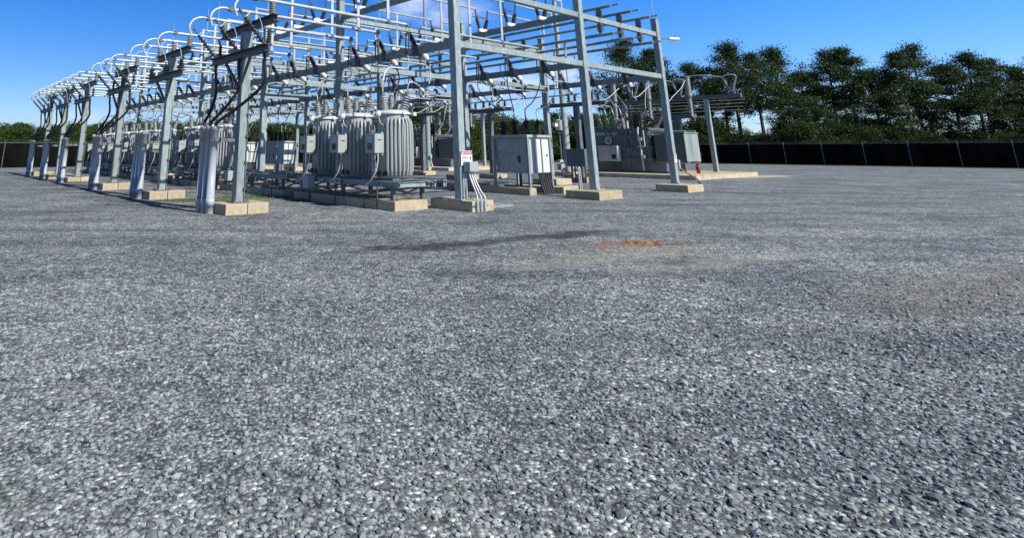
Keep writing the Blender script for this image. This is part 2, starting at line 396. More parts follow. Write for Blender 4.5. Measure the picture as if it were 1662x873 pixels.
MB().lathe((0,0,0),(0,0,.02),[(0,.1),(1,.1)],10).box(-.07,.07,-.06,.06,.30,.35).build('metal_fitting', 'galvd', pins)
term = thing('cable_termination', 'x', 'cable termination', 0, 0, 0, 'black cable terminations on the feeder posts')
MB().shed((.05,0,.05),(-.52,0,.66), .075,.036,7).build('shed_body', 'rubber', term)
MB().tube([(-.52,0,.66),(-.66,0,.82)], .022, 6).bar((-.66,-.05,.84),(-.66,.05,.84),.06,.06).tube([(-.6,-.1,.72),(-.6,.1,.78)], .015, 5).build('top_lug', 'galvd', term)
m = MB().tube([(.05,0,.05),(.09,0,-.12)], .05, 8).box(-.04,.2,-.06,.06,-.03,.0); m.build('cable_clamp', 'steeld', term)
MB().tube(spline([(-.5,.02,.68),(-.28,.03,.86),(-.02,.04,.6),(.06,.04,.1)],6), .012, 6).build('lead_wire', 'wire', term)
MB().lathe((.22,0,0),(.22,0,.04),[(0,.075),(1,.075)],10).shed((.22,0,.04),(.22,0,.42), .07,.04,5).build('arrester', 'rubber', term)
rs = thing('cable_riser', 'x', 'conduit', 0, 0, 0, 'grey conduit risers beside the feeder posts')
for dx, dy, r in ((0,0,.108), (-.03,.26,.108), (-.065,.52,.108)):
    MB().lathe((dx,dy,-.1),(dx,dy,2.3),[(0,r),(.125,r),(.126,r*1.14),(.2,r*1.14),(.201,r),(.955,r),(.956,r*1.12),(1,r*1.12)],18).build('pipe', 'pvc', rs)
m = MB()
for z in (1.92,): m.tube([(.12,.0,z),(.08,-.09,z),(-.02,-.118,z),(-.115,-.02,z),(-.19,.5,z)], .014, 6)
m.build('strap', 'galvd', rs)
f0 = True
for b, pc in enumerate(PC):
    c = fp if f0 else dup(fp)
    place(c, pc, -5.42); c['label'] = f'steel feeder post with two shade-darkened cross arms, {OR[b]} along the left edge'
    r = rs if f0 else dup(rs)
    place(r, pc+.32, -6.09); r['label'] = f'three grey conduits strapped together beside the {OR[b]} feeder post'
    footing('concrete_footing', f'left block of the tan concrete footing under the {OR[b]} feeder post', pc, -5.66, .9, .62, .27, group='tan footing blocks under the feeder posts')
    footing('concrete_footing', f'right block of the tan concrete footing under the {OR[b]} feeder post', pc, -5.02, .9, .62, .27, group='tan footing blocks under the feeder posts')
    for k in range(3):
        ph = BC[b]+PH[k]
        q = pins if f0 else dup(pins)
        place(q, ph, -5.42, ZB+.10); q['label'] = f'{PHN[k]} stubby grey insulator on top arm of the {OR[b]} feeder post'
        if b == 1:
            q = thing('line_arrester', f'{PHN[k]} short black insulator standing on the cable free second feeder post arm', 'arrester', ph, -5.67, ZA+.10, 'short black insulators on the spare feeder post')
            MB().shed((0,0,.02),(0,0,.36), .12,.06,4,12).build('shed_body', 'rubber', q)
            MB().lathe((0,0,0),(0,0,.02),[(0,.08),(1,.08)],10).tube([(0,0,.36),(0,0,.46)], .03, 6).build('metal_fitting', 'galvd', q)
            MB().tube(spline([(0,0,.46),(-.12,.02,.82),(-.5,.02,1.02),(-.78,0,.72)],6), .013, 6).build('lead_wire', 'wire', q)
            continue
        q = term if f0 else dup(term)
        place(q, ph, -5.72, ZA+.13); q['label'] = f'{PHN[k]} black ribbed cable termination on the {OR[b]} feeder post arm'
        f0 = False
        p0 = Vector((-5.63, ph-pc, ZA+.04))
        dx, dy = ((0,0), (-.03,.26), (-.065,.52))[k]
        p3 = Vector((-6.09+dx, .32+dy, 2.28))
        sg = (ph-pc)
        j = random.uniform(-.1,.1)
        H_ = p0.z - p3.z
        pts = spline([p0+Vector((0,0,.10)), p0+Vector((.03,0,-.2*H_)), Vector((p0.x+.06, p0.y*.93+p3.y*.07+j*.4, p0.z-.48*H_)), p0*.45+p3*.55 + Vector((.05,0,p3.z+.24*H_-(p0.z*.45+p3.z*.55))), p3+Vector((.02,(p0.y-p3.y)*.12,.08*H_)), p3], 7)
        single('power_cable', MB().tube(pts, .045, 8), 'cable', f'{PHN[k]} thick black cable dropping into conduits at the {OR[b]} feeder post', 'cable', pc, 0, 0, 'power cables hanging at the feeder posts')
# ---------------------------------------------------------------- voltage regulators
rg = thing('voltage_regulator', 'x', 'voltage regulator', 0, 0, 0, 'finned grey voltage regulators in rows')
MB().lathe((0,0,0),(0,0,1.86),[(0,.40),(.01,.48),(.97,.48),(1,.47)],36).build('tank', 'paint', rg)
MB().lathe((0,0,1.86),(0,0,2.0),[(0,.53),(.35,.54),(.36,.50),(.8,.44),(1,.2)],32).box(.38,.5,-.5,-.40,1.82,1.93).box(-.1,.02,-.57,-.48,1.84,1.92).build('lid', 'paintl', rg)
m = MB()
for i in range(18):
    a = math.radians(-150 + i*12.6); ca, sa = math.cos(a), math.sin(a)
    pts = [(.45,1.78),(.545,1.70),(.59,1.55),(.60,1.2),(.60,.4),(.585,.2),(.54,.09),(.45,.05)]
    # a flat cooling fin: thin in the tangent direction
    vs = []
    for r, z in pts:
        for t in (-.021,.021): vs.append((ca*r - sa*t, sa*r + ca*t, z))
        for t in (.021,-.021): vs.append((ca*(r-.07) - sa*t, sa*(r-.045) + ca*t, z-.01*(z>1)))
    fs = []
    for q in range(len(pts)-1):
        o = q*4
        for e in range(4): fs.append((o+e, o+(e+1)%4, o+4+(e+1)%4, o+4+e))
    m.add(vs, fs)
m.build('cooling_fins', 'paint', rg)
def pol(deg, r, z): a = math.radians(deg); return (math.cos(a)*r, math.sin(a)*r, z)
MB().tube(spline([pol(146,.47,1.72),pol(146,.58,1.68),pol(146,.64,1.55),pol(146,.64,.9),pol(146,.64,.25),pol(146,.58,.1),pol(146,.46,.07)],5), .05, 10).build('side_pipe', 'paint', rg)
for ang, tilt, zz in ((-50,.26,.50), (140,.10,.5), (60,.18,.46)):
    b0 = Vector(pol(ang,.27,1.95)); b1 = Vector(pol(ang,.27+tilt*.6,1.95+zz))
    bo = MB().shed(b0,b1,.13,.085,6,12).build('bushing', 'porc', rg)
    MB().tube([b1, b1+(b1-b0).normalized()*.12], .028, 8).bar(b1+Vector((-.05,0,.05)), b1+Vector((.05,0,.05)), .07,.07).build('terminal', 'galvd', bo)
MB().lathe(pol(172,.50,1.80),pol(172,.62,1.93),[(0,.06),(.2,.12),(.75,.12),(1,.05)],12).build('position_indicator', 'paintl', rg)
MB().tube(spline([pol(175,.56,1.78),pol(184,.56,1.6),pol(196,.52,1.5),pol(190,.54,1.35)],4), .014, 6).build('sensor_hose', 'wire', rg)
cb = MB().box(-.95,-.60,-.25,.22,.72,1.27).build('control_box', 'paint', rg, .012)
MB().box(-.956,-.951,-.12,.12,1.04,1.2).build('meter_panel', 'label', cb)
MB().box(-.957,-.951,-.12,.09,.82,1.0).build('display', 'glass', cb)
MB().bar((-.83,-.256,1.10),(-.70,-.256,1.10),.02,.025).build('latch', 'steeld', cb)
MB().box(-.65,-.59,-.2,.2,.66,1.33).box(-.62,-.45,-.06,.06,.8,1.2).build('box_bracket', 'paint', cb)
MB().tube(spline([(-.80,-.20,.72),(-.80,-.20,.5),(-.85,-.16,.2),(-.9,.05,-.08),(-.88,.3,-.2)],5), .024, 8).build('conduit', 'wire', rg)
MB().box(-.52,-.46,.05,.17,.06,.2).build('drain_valve', 'black', rg)
MB().box(-.52,-.46,-.2,-.06,.06,.18).build('drain_valve', 'black', rg)
MB().box(-.42,.42,-.42,.42,-.07,.0).build('base_ring', 'paintd', rg)
rstand = thing('regulator_stand', 'x', 'steel stand', 0, 0, 0, 'steel stands holding the regulators')
m = MB()
for x in (-.56,.56): m.ibeam((x,-2.75,.70),(x,2.75,.70),.13,.16,.014)
m.build('deck_frame', 'galv', rstand)
m = MB()
for y in (-2.68,-1.3,-.5,.5,1.3,2.68): m.ibeam((-.49,y,.70),(.49,y,.70),.1,.14,.012)
m.build('cross_member', 'galv', rstand)
for x in (-.56,.56):
    for y in (-2.45,0,2.45):
        l = MB().box(x-.05,x+.05,y-.06,y+.06,.27,.62).build('leg', 'galvd', rstand)
        MB().box(x-.1,x+.1,y-.11,y+.11,.255,.275).build('foot_plate', 'galvd', l)
m = MB()
for x in (-.56,.56):
    for y in (-2.45,0):
        m.bar((x,y+.05,.32),(x,y+2.4,.60),.05,.012,(1,0,0)); m.bar((x+.014,y+.05,.60),(x+.014,y+2.4,.32),.05,.012,(1,0,0))
for y in (-2.45,2.45): m.bar((-.5,y,.32),(.5,y,.6),.012,.05); m.bar((-.5,y+.014,.6),(.5,y+.014,.32),.012,.05)
m.build('cross_brace', 'galvd', rstand)
pl = MB().box(-.646,-.632,.05,.42,.63,.79).build('number_plate', 'label', rstand)
m = MB()
for i, y in enumerate((.33,.26,.20,.13)): m.box(-.650,-.6475,y-.022,y+.022,.67,.75)
m.build('plate_marking', 'paintd', pl)
MB().box(-.66,-.635,1.0,1.0+.32,.66,.74).box(-.9,-.63,1.55,1.9,.42,.82).build('junction_box', 'paint', rstand)
MB().tube(spline([(-.75,1.7,.42),(-.75,1.7,.2),(-.8,1.6,.0)],4), .03, 8).tube([(-.7,.2,.62),(-.72,.2,-.05)], .03, 8).tube([(-.7,-1.9,.62),(-.72,-1.9,-.05)], .025, 8).build('conduit', 'steeld', rstand)
BN = ['nearest regulator row', 'second spare row', 'third regulator row', 'fourth regulator row', 'fifth regulator row', 'sixth regulator row']
SETC = [3.5, 9.75, 15.65, 23.05, 28.95, 34.6]
f0 = True
bush = [(-50,.26,.5),(140,.10,.5)]
for b, sc_ in enumerate(SETC):
    s = rstand if b == 0 else dup(rstand)
    place(s, sc_, -1.1)
    s['label'] = 'low empty steel stand with number plate and no regulator on it' if b == 1 else f'low braced steel stand under the regulators of the {BAY[b]} bay'
    uk = (sc_-2.72, sc_+2.72)
    footing('concrete_footing', f'near concrete footing pad under the regulator stand of the {BAY[b]} bay', sc_-2.0, -1.19, 1.4, 1.26, .26, group='long pads under the regulator stands')
    footing('concrete_footing', f'far long concrete footing under the regulator stand of the {BAY[b]} bay', sc_+.75, -1.19, 4.0, 1.26, .26, group='long pads under the regulator stands')
    if b == 1: continue
    sp = 1.85 if b == 0 else 1.7
    for k in range(3):
        c = rg if f0 else dup(rg); f0 = False
        u = sc_ + (k-1)*sp
        place(c, u, -1.1, .85)
        c['label'] = f'{["near","middle","far"][k]} finned grey voltage regulator on the {BAY[b]} bay stand'
        if b == 0 and k == 0: c['label'] = 'largest nearest finned voltage regulator with a yellow tag near its lid'
        # two jumpers down to its bushings
        pu = BC[b]+PH[k]
        A = Vector(pol(-50,.27+.156,2.57)); B = Vector(pol(140,.27+.06,2.57))
        o = Vector((-1.1, u, .85))
        a0 = Vector((.50, pu, ZL-.42)); a1 = o+A
        mid = (a0+a1)/2 + Vector((.12,-.2,-.35))
        single('jumper_cable', MB().tube([p-Vector((0,u,0)) for p in spline([a0, a0+Vector((.02,-.03,-.4)), mid, a1+Vector((.12,-.06,.3)), a1],6)], .022, 6), 'wire' if k == 0 else 'steeld',
               f'jumper cable from switch insulator to {["near","middle","far"][k]} regulator in the {BAY[b]} bay', 'cable', u, 0, 0, 'jumpers to regulator bushings')
        b0 = Vector((-.46, pu, ZL-.10)); b1 = o+B
        mid = (b0+b1)/2 + Vector((-.15,.15,.12))
        single('jumper_cable', MB().tube([p-Vector((0,u,0)) for p in spline([b0, b0+Vector((0,0,-.5)), mid, b1+Vector((.02,0,.35)), b1],6)], .022, 6), 'wire',
               f'pale jumper cable from drop bar to {["near","middle","far"][k]} regulator in the {BAY[b]} bay', 'cable', u, 0, 0, 'pale jumpers to regulator bushings')
single('warning_tag', MB().box(-.005,.005,-.1,.1,-.06,.06).tube([(0,0,.05),(.03,0,.12)], .006, 5), 'yellow', 'small bright yellow tag hanging on the largest voltage regulator', 'tag', 3.5-1.85+.13, -1.1-.53, 2.66, rz=.5)
# ---------------------------------------------------------------- recloser cabinets
rc = thing('recloser_cabinet', 'x', 'switchgear cabinet', 0, 0, 0, 'tall grey switchgear cabinets with black bushings')
bd = MB().box(-.80,.52,-.80,.80,.78,2.14).build('body', 'paint', rc, .01)
MB().box(-.93,.62,-.88,.88,2.14,2.24).build('roof', 'paint', rc, .01)
dr = MB().box(-.822,-.802,-.74,.74,.82,1.52).box(-.822,-.802,-.74,.74,1.54,2.06).build('front_door', 'paint', rc)
MB().lathe((-.823,-.36,1.39),(-.828,-.36,1.39),[(0,.075),(1,.075)],14).add([(-.827,-.435,1.39),(-.827,-.285,1.39),(-.827,-.285,1.25),(-.827,-.435,1.25)],[(0,1,2,3)]).lathe((-.823,-.36,1.25),(-.828,-.36,1.25),[(0,.075),(1,.075)],14).build('oval_window', 'glass', dr)
MB().box(-.826,-.823,.48,.64,1.44,1.46).build('door_label', 'white', dr)
text_mesh('door_letter', 'V', .17, 'white', dr, (-.825,.58,1.92), FACE_NEG_V)
text_mesh('door_letter', '52', .18, 'white', dr, (-.825,.54,1.75), FACE_NEG_V)
MB().bar((-.835,.64,1.05),(-.835,.64,1.15),.03,.03).build('handle', 'steeld', dr)
sd = MB().box(-.38,.50,-.825,-.802,.80,2.08).build('side_panel', 'paintl', rc)  # paler than the body: sunlight on this side put into the colour
MB().bar((.33,-.835,1.42),(.39,-.835,1.48),.03,.03).build('handle', 'red', sd)
MB().bar((.31,-.835,1.48),(.35,-.835,1.42),.03,.03).build('handle', 'black', sd)
MB().tube([(.0,-.845,.6),(.0,-.845,2.13)], .02, 6).build('side_conduit', 'steeld', rc)
for x, y in ((-.87,-.83),(-.87,.83),(.57,-.83),(.57,.83)):
    MB().box(x-.045,x+.045,y-.045,y+.045,.255,2.135).box(x-.09,x+.09,y-.09,y+.09,.255,.275).build('leg', 'galv', rc)
for x in (-.5,.25):
    for y in (-.58,0,.58):
        bo = MB().shed((x,y,2.24),(x,y,2.80), .15,.085,6,12).build('bushing', 'rubber', rc)
        MB().tube([(x,y,2.80),(x,y,2.9)], .03, 8).build('terminal', 'galvd', bo)
m = MB()
for i in range(6): m.tube(spline([(-.2+i*.13,-.80,.8),(-.2+i*.13,-.86,.45),(-.2+i*.13,-1.0,-.05)],4), .045, 8)
m.build('control_conduit', 'rubber', rc)
MB().tube([(-.2,.1,.8),(-.2,.1,-.05)], .06, 8).build('cable_entry', 'steeld', rc)
RCU = [(0,3.05),(3,22.75),(4,28.2)]
for n, (b, uu) in enumerate(RCU):
    c = rc if n == 0 else dup(rc)
    place(c, uu, 7.1); c['label'] = f'tall grey switchgear cabinet with black bushings on its roof, {["nearest","second nearest","farthest"][n]}'
    footing('concrete_footing', f'long left concrete pad under the {["nearest","second","farthest"][n]} switchgear cabinet', uu+.35, 6.17, 2.7, .42, .255, group='long pads under the switchgear cabinets')
    footing('concrete_footing', f'long right concrete pad under the {["nearest","second","farthest"][n]} switchgear cabinet', uu+.1, 7.85, 2.9, .45, .255, group='long pads under the switchgear cabinets')
    for k in range(3):
        pu = BC[b]+PH[k]; y = (-.58,0,.58)[k]
        for x, s0, wm in ((-.5, Vector((6.56,pu,ZL-.10)), 'steeld'), (.25, Vector((7.52,pu,ZL-.42)), 'wire')):
            e = Vector((7.1+x, uu+y, 2.9)); mid = (s0+e)/2 + Vector((.05,0,-.25))
            single('jumper_cable', MB().tube([p-Vector((0,uu,0)) for p in spline([s0, s0+Vector((.02,0,-.5)), mid, e+Vector((0,0,.35)), e],6)], .022, 6), wm,
                   f'{PHN[k]} {"left" if x<0 else "right"} jumper from middle row switch to the {["nearest","second","farthest"][n]} switchgear cabinet', 'cable', uu, 0, 0, 'jumpers to the switchgear cabinets')
# ---------------------------------------------------------------- power transformers
pt = thing('power_transformer', 'x', 'transformer', 0, 0, 0, 'large power transformers')
MB().box(-1.4,1.4,-2.0,2.0,.30,2.92).build('tank', 'paintd', pt, .015)
MB().box(-1.5,1.5,-2.1,2.1,2.92,3.0).box(-1.3,1.3,-1.9,1.9,3.0,3.05).build('tank_cover', 'paintd', pt)
m = MB()
for z in (1.0,1.75,2.42): m.box(-1.5,-1.403,-2.03,2.03,z,z+.16); m.box(-1.5,1.5,-2.1,-2.003,z,z+.16)
for y in (-1.9,-.55,.6,1.9): m.box(-1.47,-1.404,y-.06,y+.06,.32,2.90)
m.build('stiffener', 'paintd', pt)
m = MB().box(-1.5,1.5,-2.1,2.1,.25,.33); m.build('base_skid', 'paintd', pt)
lg = MB().lathe((-1.505,.72,2.28),(-1.53,.72,2.28),[(0,.24),(1,.24)],24).build('round_emblem', 'paintl', pt)
MB().lathe((-1.531,.72,2.28),(-1.534,.72,2.28),[(0,.16),(1,.16)],20).build('emblem_centre', 'black', lg)
MB().box(-1.538,-1.535,.65,.84,2.30,2.34).box(-1.538,-1.535,.65,.69,2.18,2.30).box(-1.538,-1.535,.74,.84,2.2,2.24).build('emblem_mark', 'paintl', lg)
for y in (.45,1.35): MB().box(-1.42,-1.405,y-.35,y+.35,2.60,2.82).build('name_plate', 'paint', pt)
cbx = MB().box(-1.95,-1.52,-.05,1.3,.95,1.95).build('control_cabinet', 'paint', pt, .01)
MB().box(-1.93,-1.55,-.075,-.055,.97,1.93).build('lit_cabinet_side', 'paintl', cbx)  # thin light plate: sun on this side of the cabinet painted in
MB().box(-1.955,-1.951,.75,.98,1.72,1.80).box(-1.955,-1.951,.42,.65,1.72,1.80).build('cabinet_label', 'label', cbx)
MB().box(-1.956,-1.951,.05,.35,1.1,1.4).build('cabinet_window', 'glass', cbx)
m = MB()
for y in (.1,.25,.4,.55,.7): m.tube([(-1.75,y,.95),(-1.75,y,.2)], .035, 8)
m.build('cabinet_conduit', 'steeld', pt)
m = MB().tube(spline([(-1.6,-1.55,.4),(-1.62,-1.5,1.2),(-1.6,-1.5,2.0),(-1.6,-1.4,2.7),(-1.5,-1.4,3.1)],4), .05, 8)
m.tube([(-1.58,-1.75,1.9),(-1.58,-1.75,2.9)], .04, 8).tube([(-1.58,-1.75,1.9),(-1.58,-1.3,1.9)], .04, 8).cbox((-1.6,-1.6,1.25),(.16,.2,.2)).cbox((-1.6,-1.5,2.35),(.16,.24,.2))
m.build('valve_piping', 'paintl', pt)
m = MB().tube([(-1.56,-.45,1.75),(-1.56,-.45,2.45)], .03, 6).tube([(-1.56,-.45,1.75),(-1.56,-1.0,1.72)], .035, 6).tube([(-1.56,-.9,2.9),(-1.56,-.9,1.7)], .018, 6).cbox((-1.58,-.75,1.68),(.12,.3,.12))
m.build('gauge_piping', 'galvd', pt)
for i, y in enumerate((-.2,.35,.9,1.45)):
    bo = MB().shed((-1.05,y,3.05),(-1.15,y,3.75), .16,.09,7,12).build('low_voltage_bushing', 'porc', pt)
    MB().tube([(-1.15,y,3.75),(-1.17,y,3.95)], .035, 8).cbox((-1.17,y,3.97),(.22,.1,.05)).build('terminal', 'galvd', bo)
for y in (-1.5,-.1,1.2):
    bo = MB().lathe((.5,y,3.02),(.62,y-.16,3.25),[(0,.2),(1,.2)],12).shed((.62,y-.16,3.25),(.95,y-.62,4.25), .16,.09,10,12).build('high_voltage_bushing', 'porcp', pt)
    MB().tube([(.95,y-.62,4.25),(1.02,y-.72,4.45)], .035, 8).build('terminal', 'galvd', bo)
for i, y in enumerate((-.95,-.75,-1.2)):
    MB().lathe((-.6,y,3.05),(-.6,y,4.0),[(0,.09),(.3,.09),(.31,.05),(1,.05)],10).shed((-.6,y,3.3),(-.6,y,4.1),.11,.06,7).build('arrester', 'rubber', pt)
rd = MB()
for i in range(20): 
    y = -2.3 - i*.092
    rd.box(-1.3,.55,y-.034,y+.034,.98,2.62)
rd.build('radiator', 'paintd', pt)  # fins in the darker paint: shade on the radiator front put into colour
MB().box(-1.33,.58,-4.12,-4.10,.98,2.64).box(-.40,-.36,-4.13,-4.12,.98,2.64).build('radiator_end_panel', 'rad', pt)
for x, z in ((-1.1,2.78),(.3,2.78),(-1.1,.92),(.3,.92)): MB().tube([(x,-2.0,z),(x,-4.15,z)], .06, 8).build('radiator_header', 'rad', pt)
MB().box(-1.36,.6,-4.16,-2.25,2.66,2.72).build('radiator_top', 'rad', pt)
T1U, T1V, T2U = 8.45, 25.95, 27.75
for n, tu in enumerate((T1U, T2U)):
    c = pt if n == 0 else dup(pt)
    place(c, tu, T1V)
    c['label'] = ['large dark transformer with round emblem and finned radiators at the right', 'large dark transformer partly hidden behind the largest regulator'][n]
    single('transformer_slab', MB().box(-3.25,6,-5.3,4.6,-.1,.25), 'conc', ['wide concrete slab under the right hand transformer', 'wide concrete slab under the transformer behind the regulators'][n], 'slab', tu, T1V, 0, 'concrete slabs under the transformers', bevel=.02)
    fe = thing('fire_extinguisher', ['red fire extinguisher on the slab beside the right transformer radiator', 'red fire extinguisher by the far steel stand behind the danger sign'][n], 'extinguisher', [4.6,23.0][n], [26.6,26.3][n], .25, 'red fire extinguishers')
    MB().lathe((0,0,0),(0,0,.5),[(0,.1),(.03,.11),(.75,.11),(.9,.07),(1,.04)],14).build('cylinder', 'red', fe)
    MB().cbox((0,0,.53),(.08,.16,.06)).tube(spline([(0,.05,.53),(.1,.17,.42),(.05,.14,.15)],4), .018, 6).build('valve', 'black', fe)
# ---------------------------------------------------------------- high voltage switch stands behind the transformers
hs = thing('switch_stand', 'x', 'switch stand', 0, 0, 0, 'high voltage switch stands behind the transformers')
Z1 = 5.16
MB().box(-.14,.14,-4.75,4.6,Z1-.12,Z1+.12).build('top_beam', 'galvd', hs, .012)
for y in (-2.55,3.3):
    MB().box(-.13,.13,y-.13,y+.13,.2,Z1-.12).box(-.25,.25,y-.25,y+.25,.18,.21).build('leg', 'galv', hs, .012)
MB().box(-.72,-.48,-2.0,3.1,3.78,4.06).build('low_beam', 'galvd', hs, .012)
MB().box(-.76,-.44,-.95,-.5,.2,3.78).build('low_beam_leg', 'galvd', hs)
MB().box(-.48,-.13,3.0,3.09,3.8,3.95).build('link_arm', 'galvd', hs)
vsw = thing('v_insulator_switch', 'x', 'switch', 0, 0, 0, 'V shaped high voltage switches on the stands')
MB().shed((0,-.04,.1),(0,-.42,1.15), .09,.055,10,12).build('insulator', 'porc', vsw)
MB().shed((0,.04,.1),(0,.42,1.15), .09,.055,10,12).build('insulator', 'porc', vsw)
MB().cbox((0,0,.06),(.3,.4,.12)).build('base', 'galvd', vsw)
MB().tube(spline([(0,-.42,1.15),(0,-.3,1.25),(0,0,1.29),(0,.3,1.25),(0,.42,1.15)],5), .035, 8).build('arch_blade', 'alu', vsw)
icol = thing('interrupter_column', 'x', 'interrupter', 0, 0, 0, 'tall grey interrupter columns')
MB().shed((0,0,0),(0,0,1.25), .145,.11,14,14).build('lower_porcelain', 'porc', icol)
MB().lathe((0,0,1.25),(0,0,1.38),[(0,.19),(1,.19)],14).build('middle_flange', 'galvd', icol)
MB().shed((0,0,1.38),(0,0,2.6), .20,.165,14,14).build('upper_porcelain', 'porc', icol)
MB().lathe((0,0,2.6),(0,0,2.72),[(0,.21),(.6,.21),(1,.08)],14).build('top_cap', 'galvd', icol)
f0 = True
for n, hu in enumerate((7.45, 27.4)):
    where = ['right', 'rear middle'][n]
    c = hs if n == 0 else dup(hs)
    place(c, hu, 30); c['label'] = f'tall galvanised switch stand with two beams at the {where}'
    for y in (-2.55, 3.3):
        footing('concrete_footing', f'{"near" if y<0 else "far"} concrete footing of the switch stand at the {where}', hu+y, 30, 1.3, 1.3, .2, group='footings of the switch stands')
    footing('concrete_footing', f'low centre footing of the switch stand at the {where}', hu-.72, 29.4, .9, .9, .2, group='footings of the switch stands')
    for k, y in enumerate((-4.2,-.85,2.5)):
        q = vsw if f0 else dup(vsw)
        place(q, hu+y, 30, Z1+.12); q['label'] = f'V shaped grey insulator pair, {["near","middle","far"][k]} on the {where} switch stand'
        q = icol if f0 else dup(icol)
        place(q, hu+(-1.85,.95,3.55)[k], 29.15, 3.9); q['label'] = f'tall ribbed grey interrupter column, {["near","middle","far"][k]} on the {where} switch stand'
        if k == 0 and f0: pass
        f0 = False
        yy = (-1.85,.95,3.55)[k]
        single('jumper_cable', MB().tube(spline([(29.15,yy,6.6),(29.5,(yy+y)/2+.2,6.62),(30,y+.42,6.43)],6), .022, 6), 'wire', f'{["near","middle","far"][k]} wire linking interrupter to V insulators on the {where} stand', 'cable', hu, 0, 0, 'wires on the switch stands')
        hy = (-1.5,-.1,1.2)[k]
        tu = (T1U, T2U)[n]
        e = Vector((T1V+1.02, tu-hu+hy-.72, 4.45))
        single('jumper_cable', MB().tube(spline([e,(e.x+.45,e.y*.75+yy*.25,5.0),(28.5,e.y*.25+yy*.75,5.8),(29.15,yy,6.6)],6), .02, 6), 'wire', f'{["near","middle","far"][k]} wire from transformer bushing up to interrupter at the {where}', 'cable', hu, 0, 0, 'wires from transformer bushings')
    for k in range(4):
        single('line_wire', MB().tube([(0,-4.6+.2*k,0),(0,5.2,.02)], .018, 6), 'wire', f'thin horizontal wire behind the {where} switch stand, {OR[k]} from the top', 'wire', hu, 30.9+k*.35, 4.95-k*.2, 'thin wires behind the switch stands')
for k in range(4):
    y0 = T1U+(-.2,.35,.9,1.45)[k]; a = Vector((T1V-1.17, y0, 3.99)); b_ = Vector((16.5, 6.3+(-1.4,-.5,.5,1.4)[k], 4.66))
    single('bus_cable', MB().tube([p-Vector((0,T1U,0)) for p in spline([a, a+Vector((-.3,0,.5)), a*.6+b_*.4+Vector((0,0,.15)), b_+Vector((.5,0,.12)), b_],6)], .03, 6), 'wire',
           f'{OR[k]} heavy lead from the right transformer bushings towards the gang switches', 'cable', T1U, 0, 0, 'leads from transformer low voltage bushings')
# icol bracket arms so the columns rest on something
for n, hu in enumerate((7.45, 27.4)):
    where = ['right', 'rear middle'][n]
    for k, y in enumerate((-1.85,.95,3.55)):
        single('column_bracket', MB().box(-.2,.25,-.16,.16,-.12,0).box(.12,.3,-.1,.1,-.3,-.12), 'galvd', f'steel bracket under the {["near","middle","far"][k]} interrupter column at the {where}', 'bracket', hu+y, 29.15, 3.9, 'brackets under the interrupter columns')
# ---------------------------------------------------------------- lightning masts
for n, (u, v, lab) in enumerate(((25.1,23.0,'tall tapered lightning mast behind the largest regulator'), (11.0,22.3,'tall tapered lightning mast behind the nearest switchgear cabinet'))):
    t = thing('lightning_mast', lab, 'mast', u, v, 0, 'tapered round lightning masts')
    MB().lathe((0,0,.28),(0,0,17),[(0,.24),(.5,.17),(1,.08)],14).build('shaft', 'galv', t)
    MB().lathe((0,0,.25),(0,0,.29),[(0,.4),(1,.4)],14).build('base_flange', 'galv', t)
    b = MB().cbox((-.05,-.32,1.1),(.2,.14,.24)).build('junction_box', 'paint', t)
    MB().tube(spline([(.02,-.32,.98),(.1,-.35,.5),(.2,-.5,.05)],4), .025, 6).tube(spline([(-.05,-.32,.98),(0,-.4,.5),(.05,-.6,.05)],4), .025, 6).build('conduit', 'wire', b)
    footing('concrete_footing', f'concrete footing under the lightning mast {["behind the largest regulator","behind the nearest switchgear cabinet"][n]}', u, v, 1.3, 1.3, .26, group='footings of the lightning masts')
# ---------------------------------------------------------------- intermediate stand with gang switch, wall box and small transformer
t = thing('bus_support', 'T shaped steel support holding a dark gang switch behind the frame', 'steel support', 6.3, 16, 0)
MB().box(-.14,.14,-.36,-.1,.26,4.0).build('post', 'galvd', t, .012)
MB().box(-.1,.1,-2.0,2.0,4.0,4.2).build('beam', 'galvd', t, .012)
MB().box(-.25,.25,-.5,.04,.24,.27).build('base_plate', 'galvd', t)
footing('concrete_footing', 'concrete footing under the T shaped gang switch support', 6.07, 16, 1.2, 1.2, .245)
for k, y in enumerate((-1.4,0,1.4)):
    g = thing('gang_switch', f'{["near","middle","far"][k]} dark horizontal switch on the T shaped support', 'switch', 6.3+y, 16, 4.2, 'dark gang switches on the T support')
    MB().shed((-.3,0,.08),(-.3,0,.42), .1,.055,4).build('insulator', 'rubber', g)
    MB().shed((.3,0,.08),(.3,0,.42), .1,.055,4).build('insulator', 'rubber', g)
    MB().box(-.42,.42,-.06,.06,0,.08).build('base', 'steeld', g)
    MB().bar((-.5,0,.46),(.5,0,.46),.06,.06).tube([(.35,-.3,.5),(.35,.3,.5)], .03, 6).build('blade', 'steeld', g)
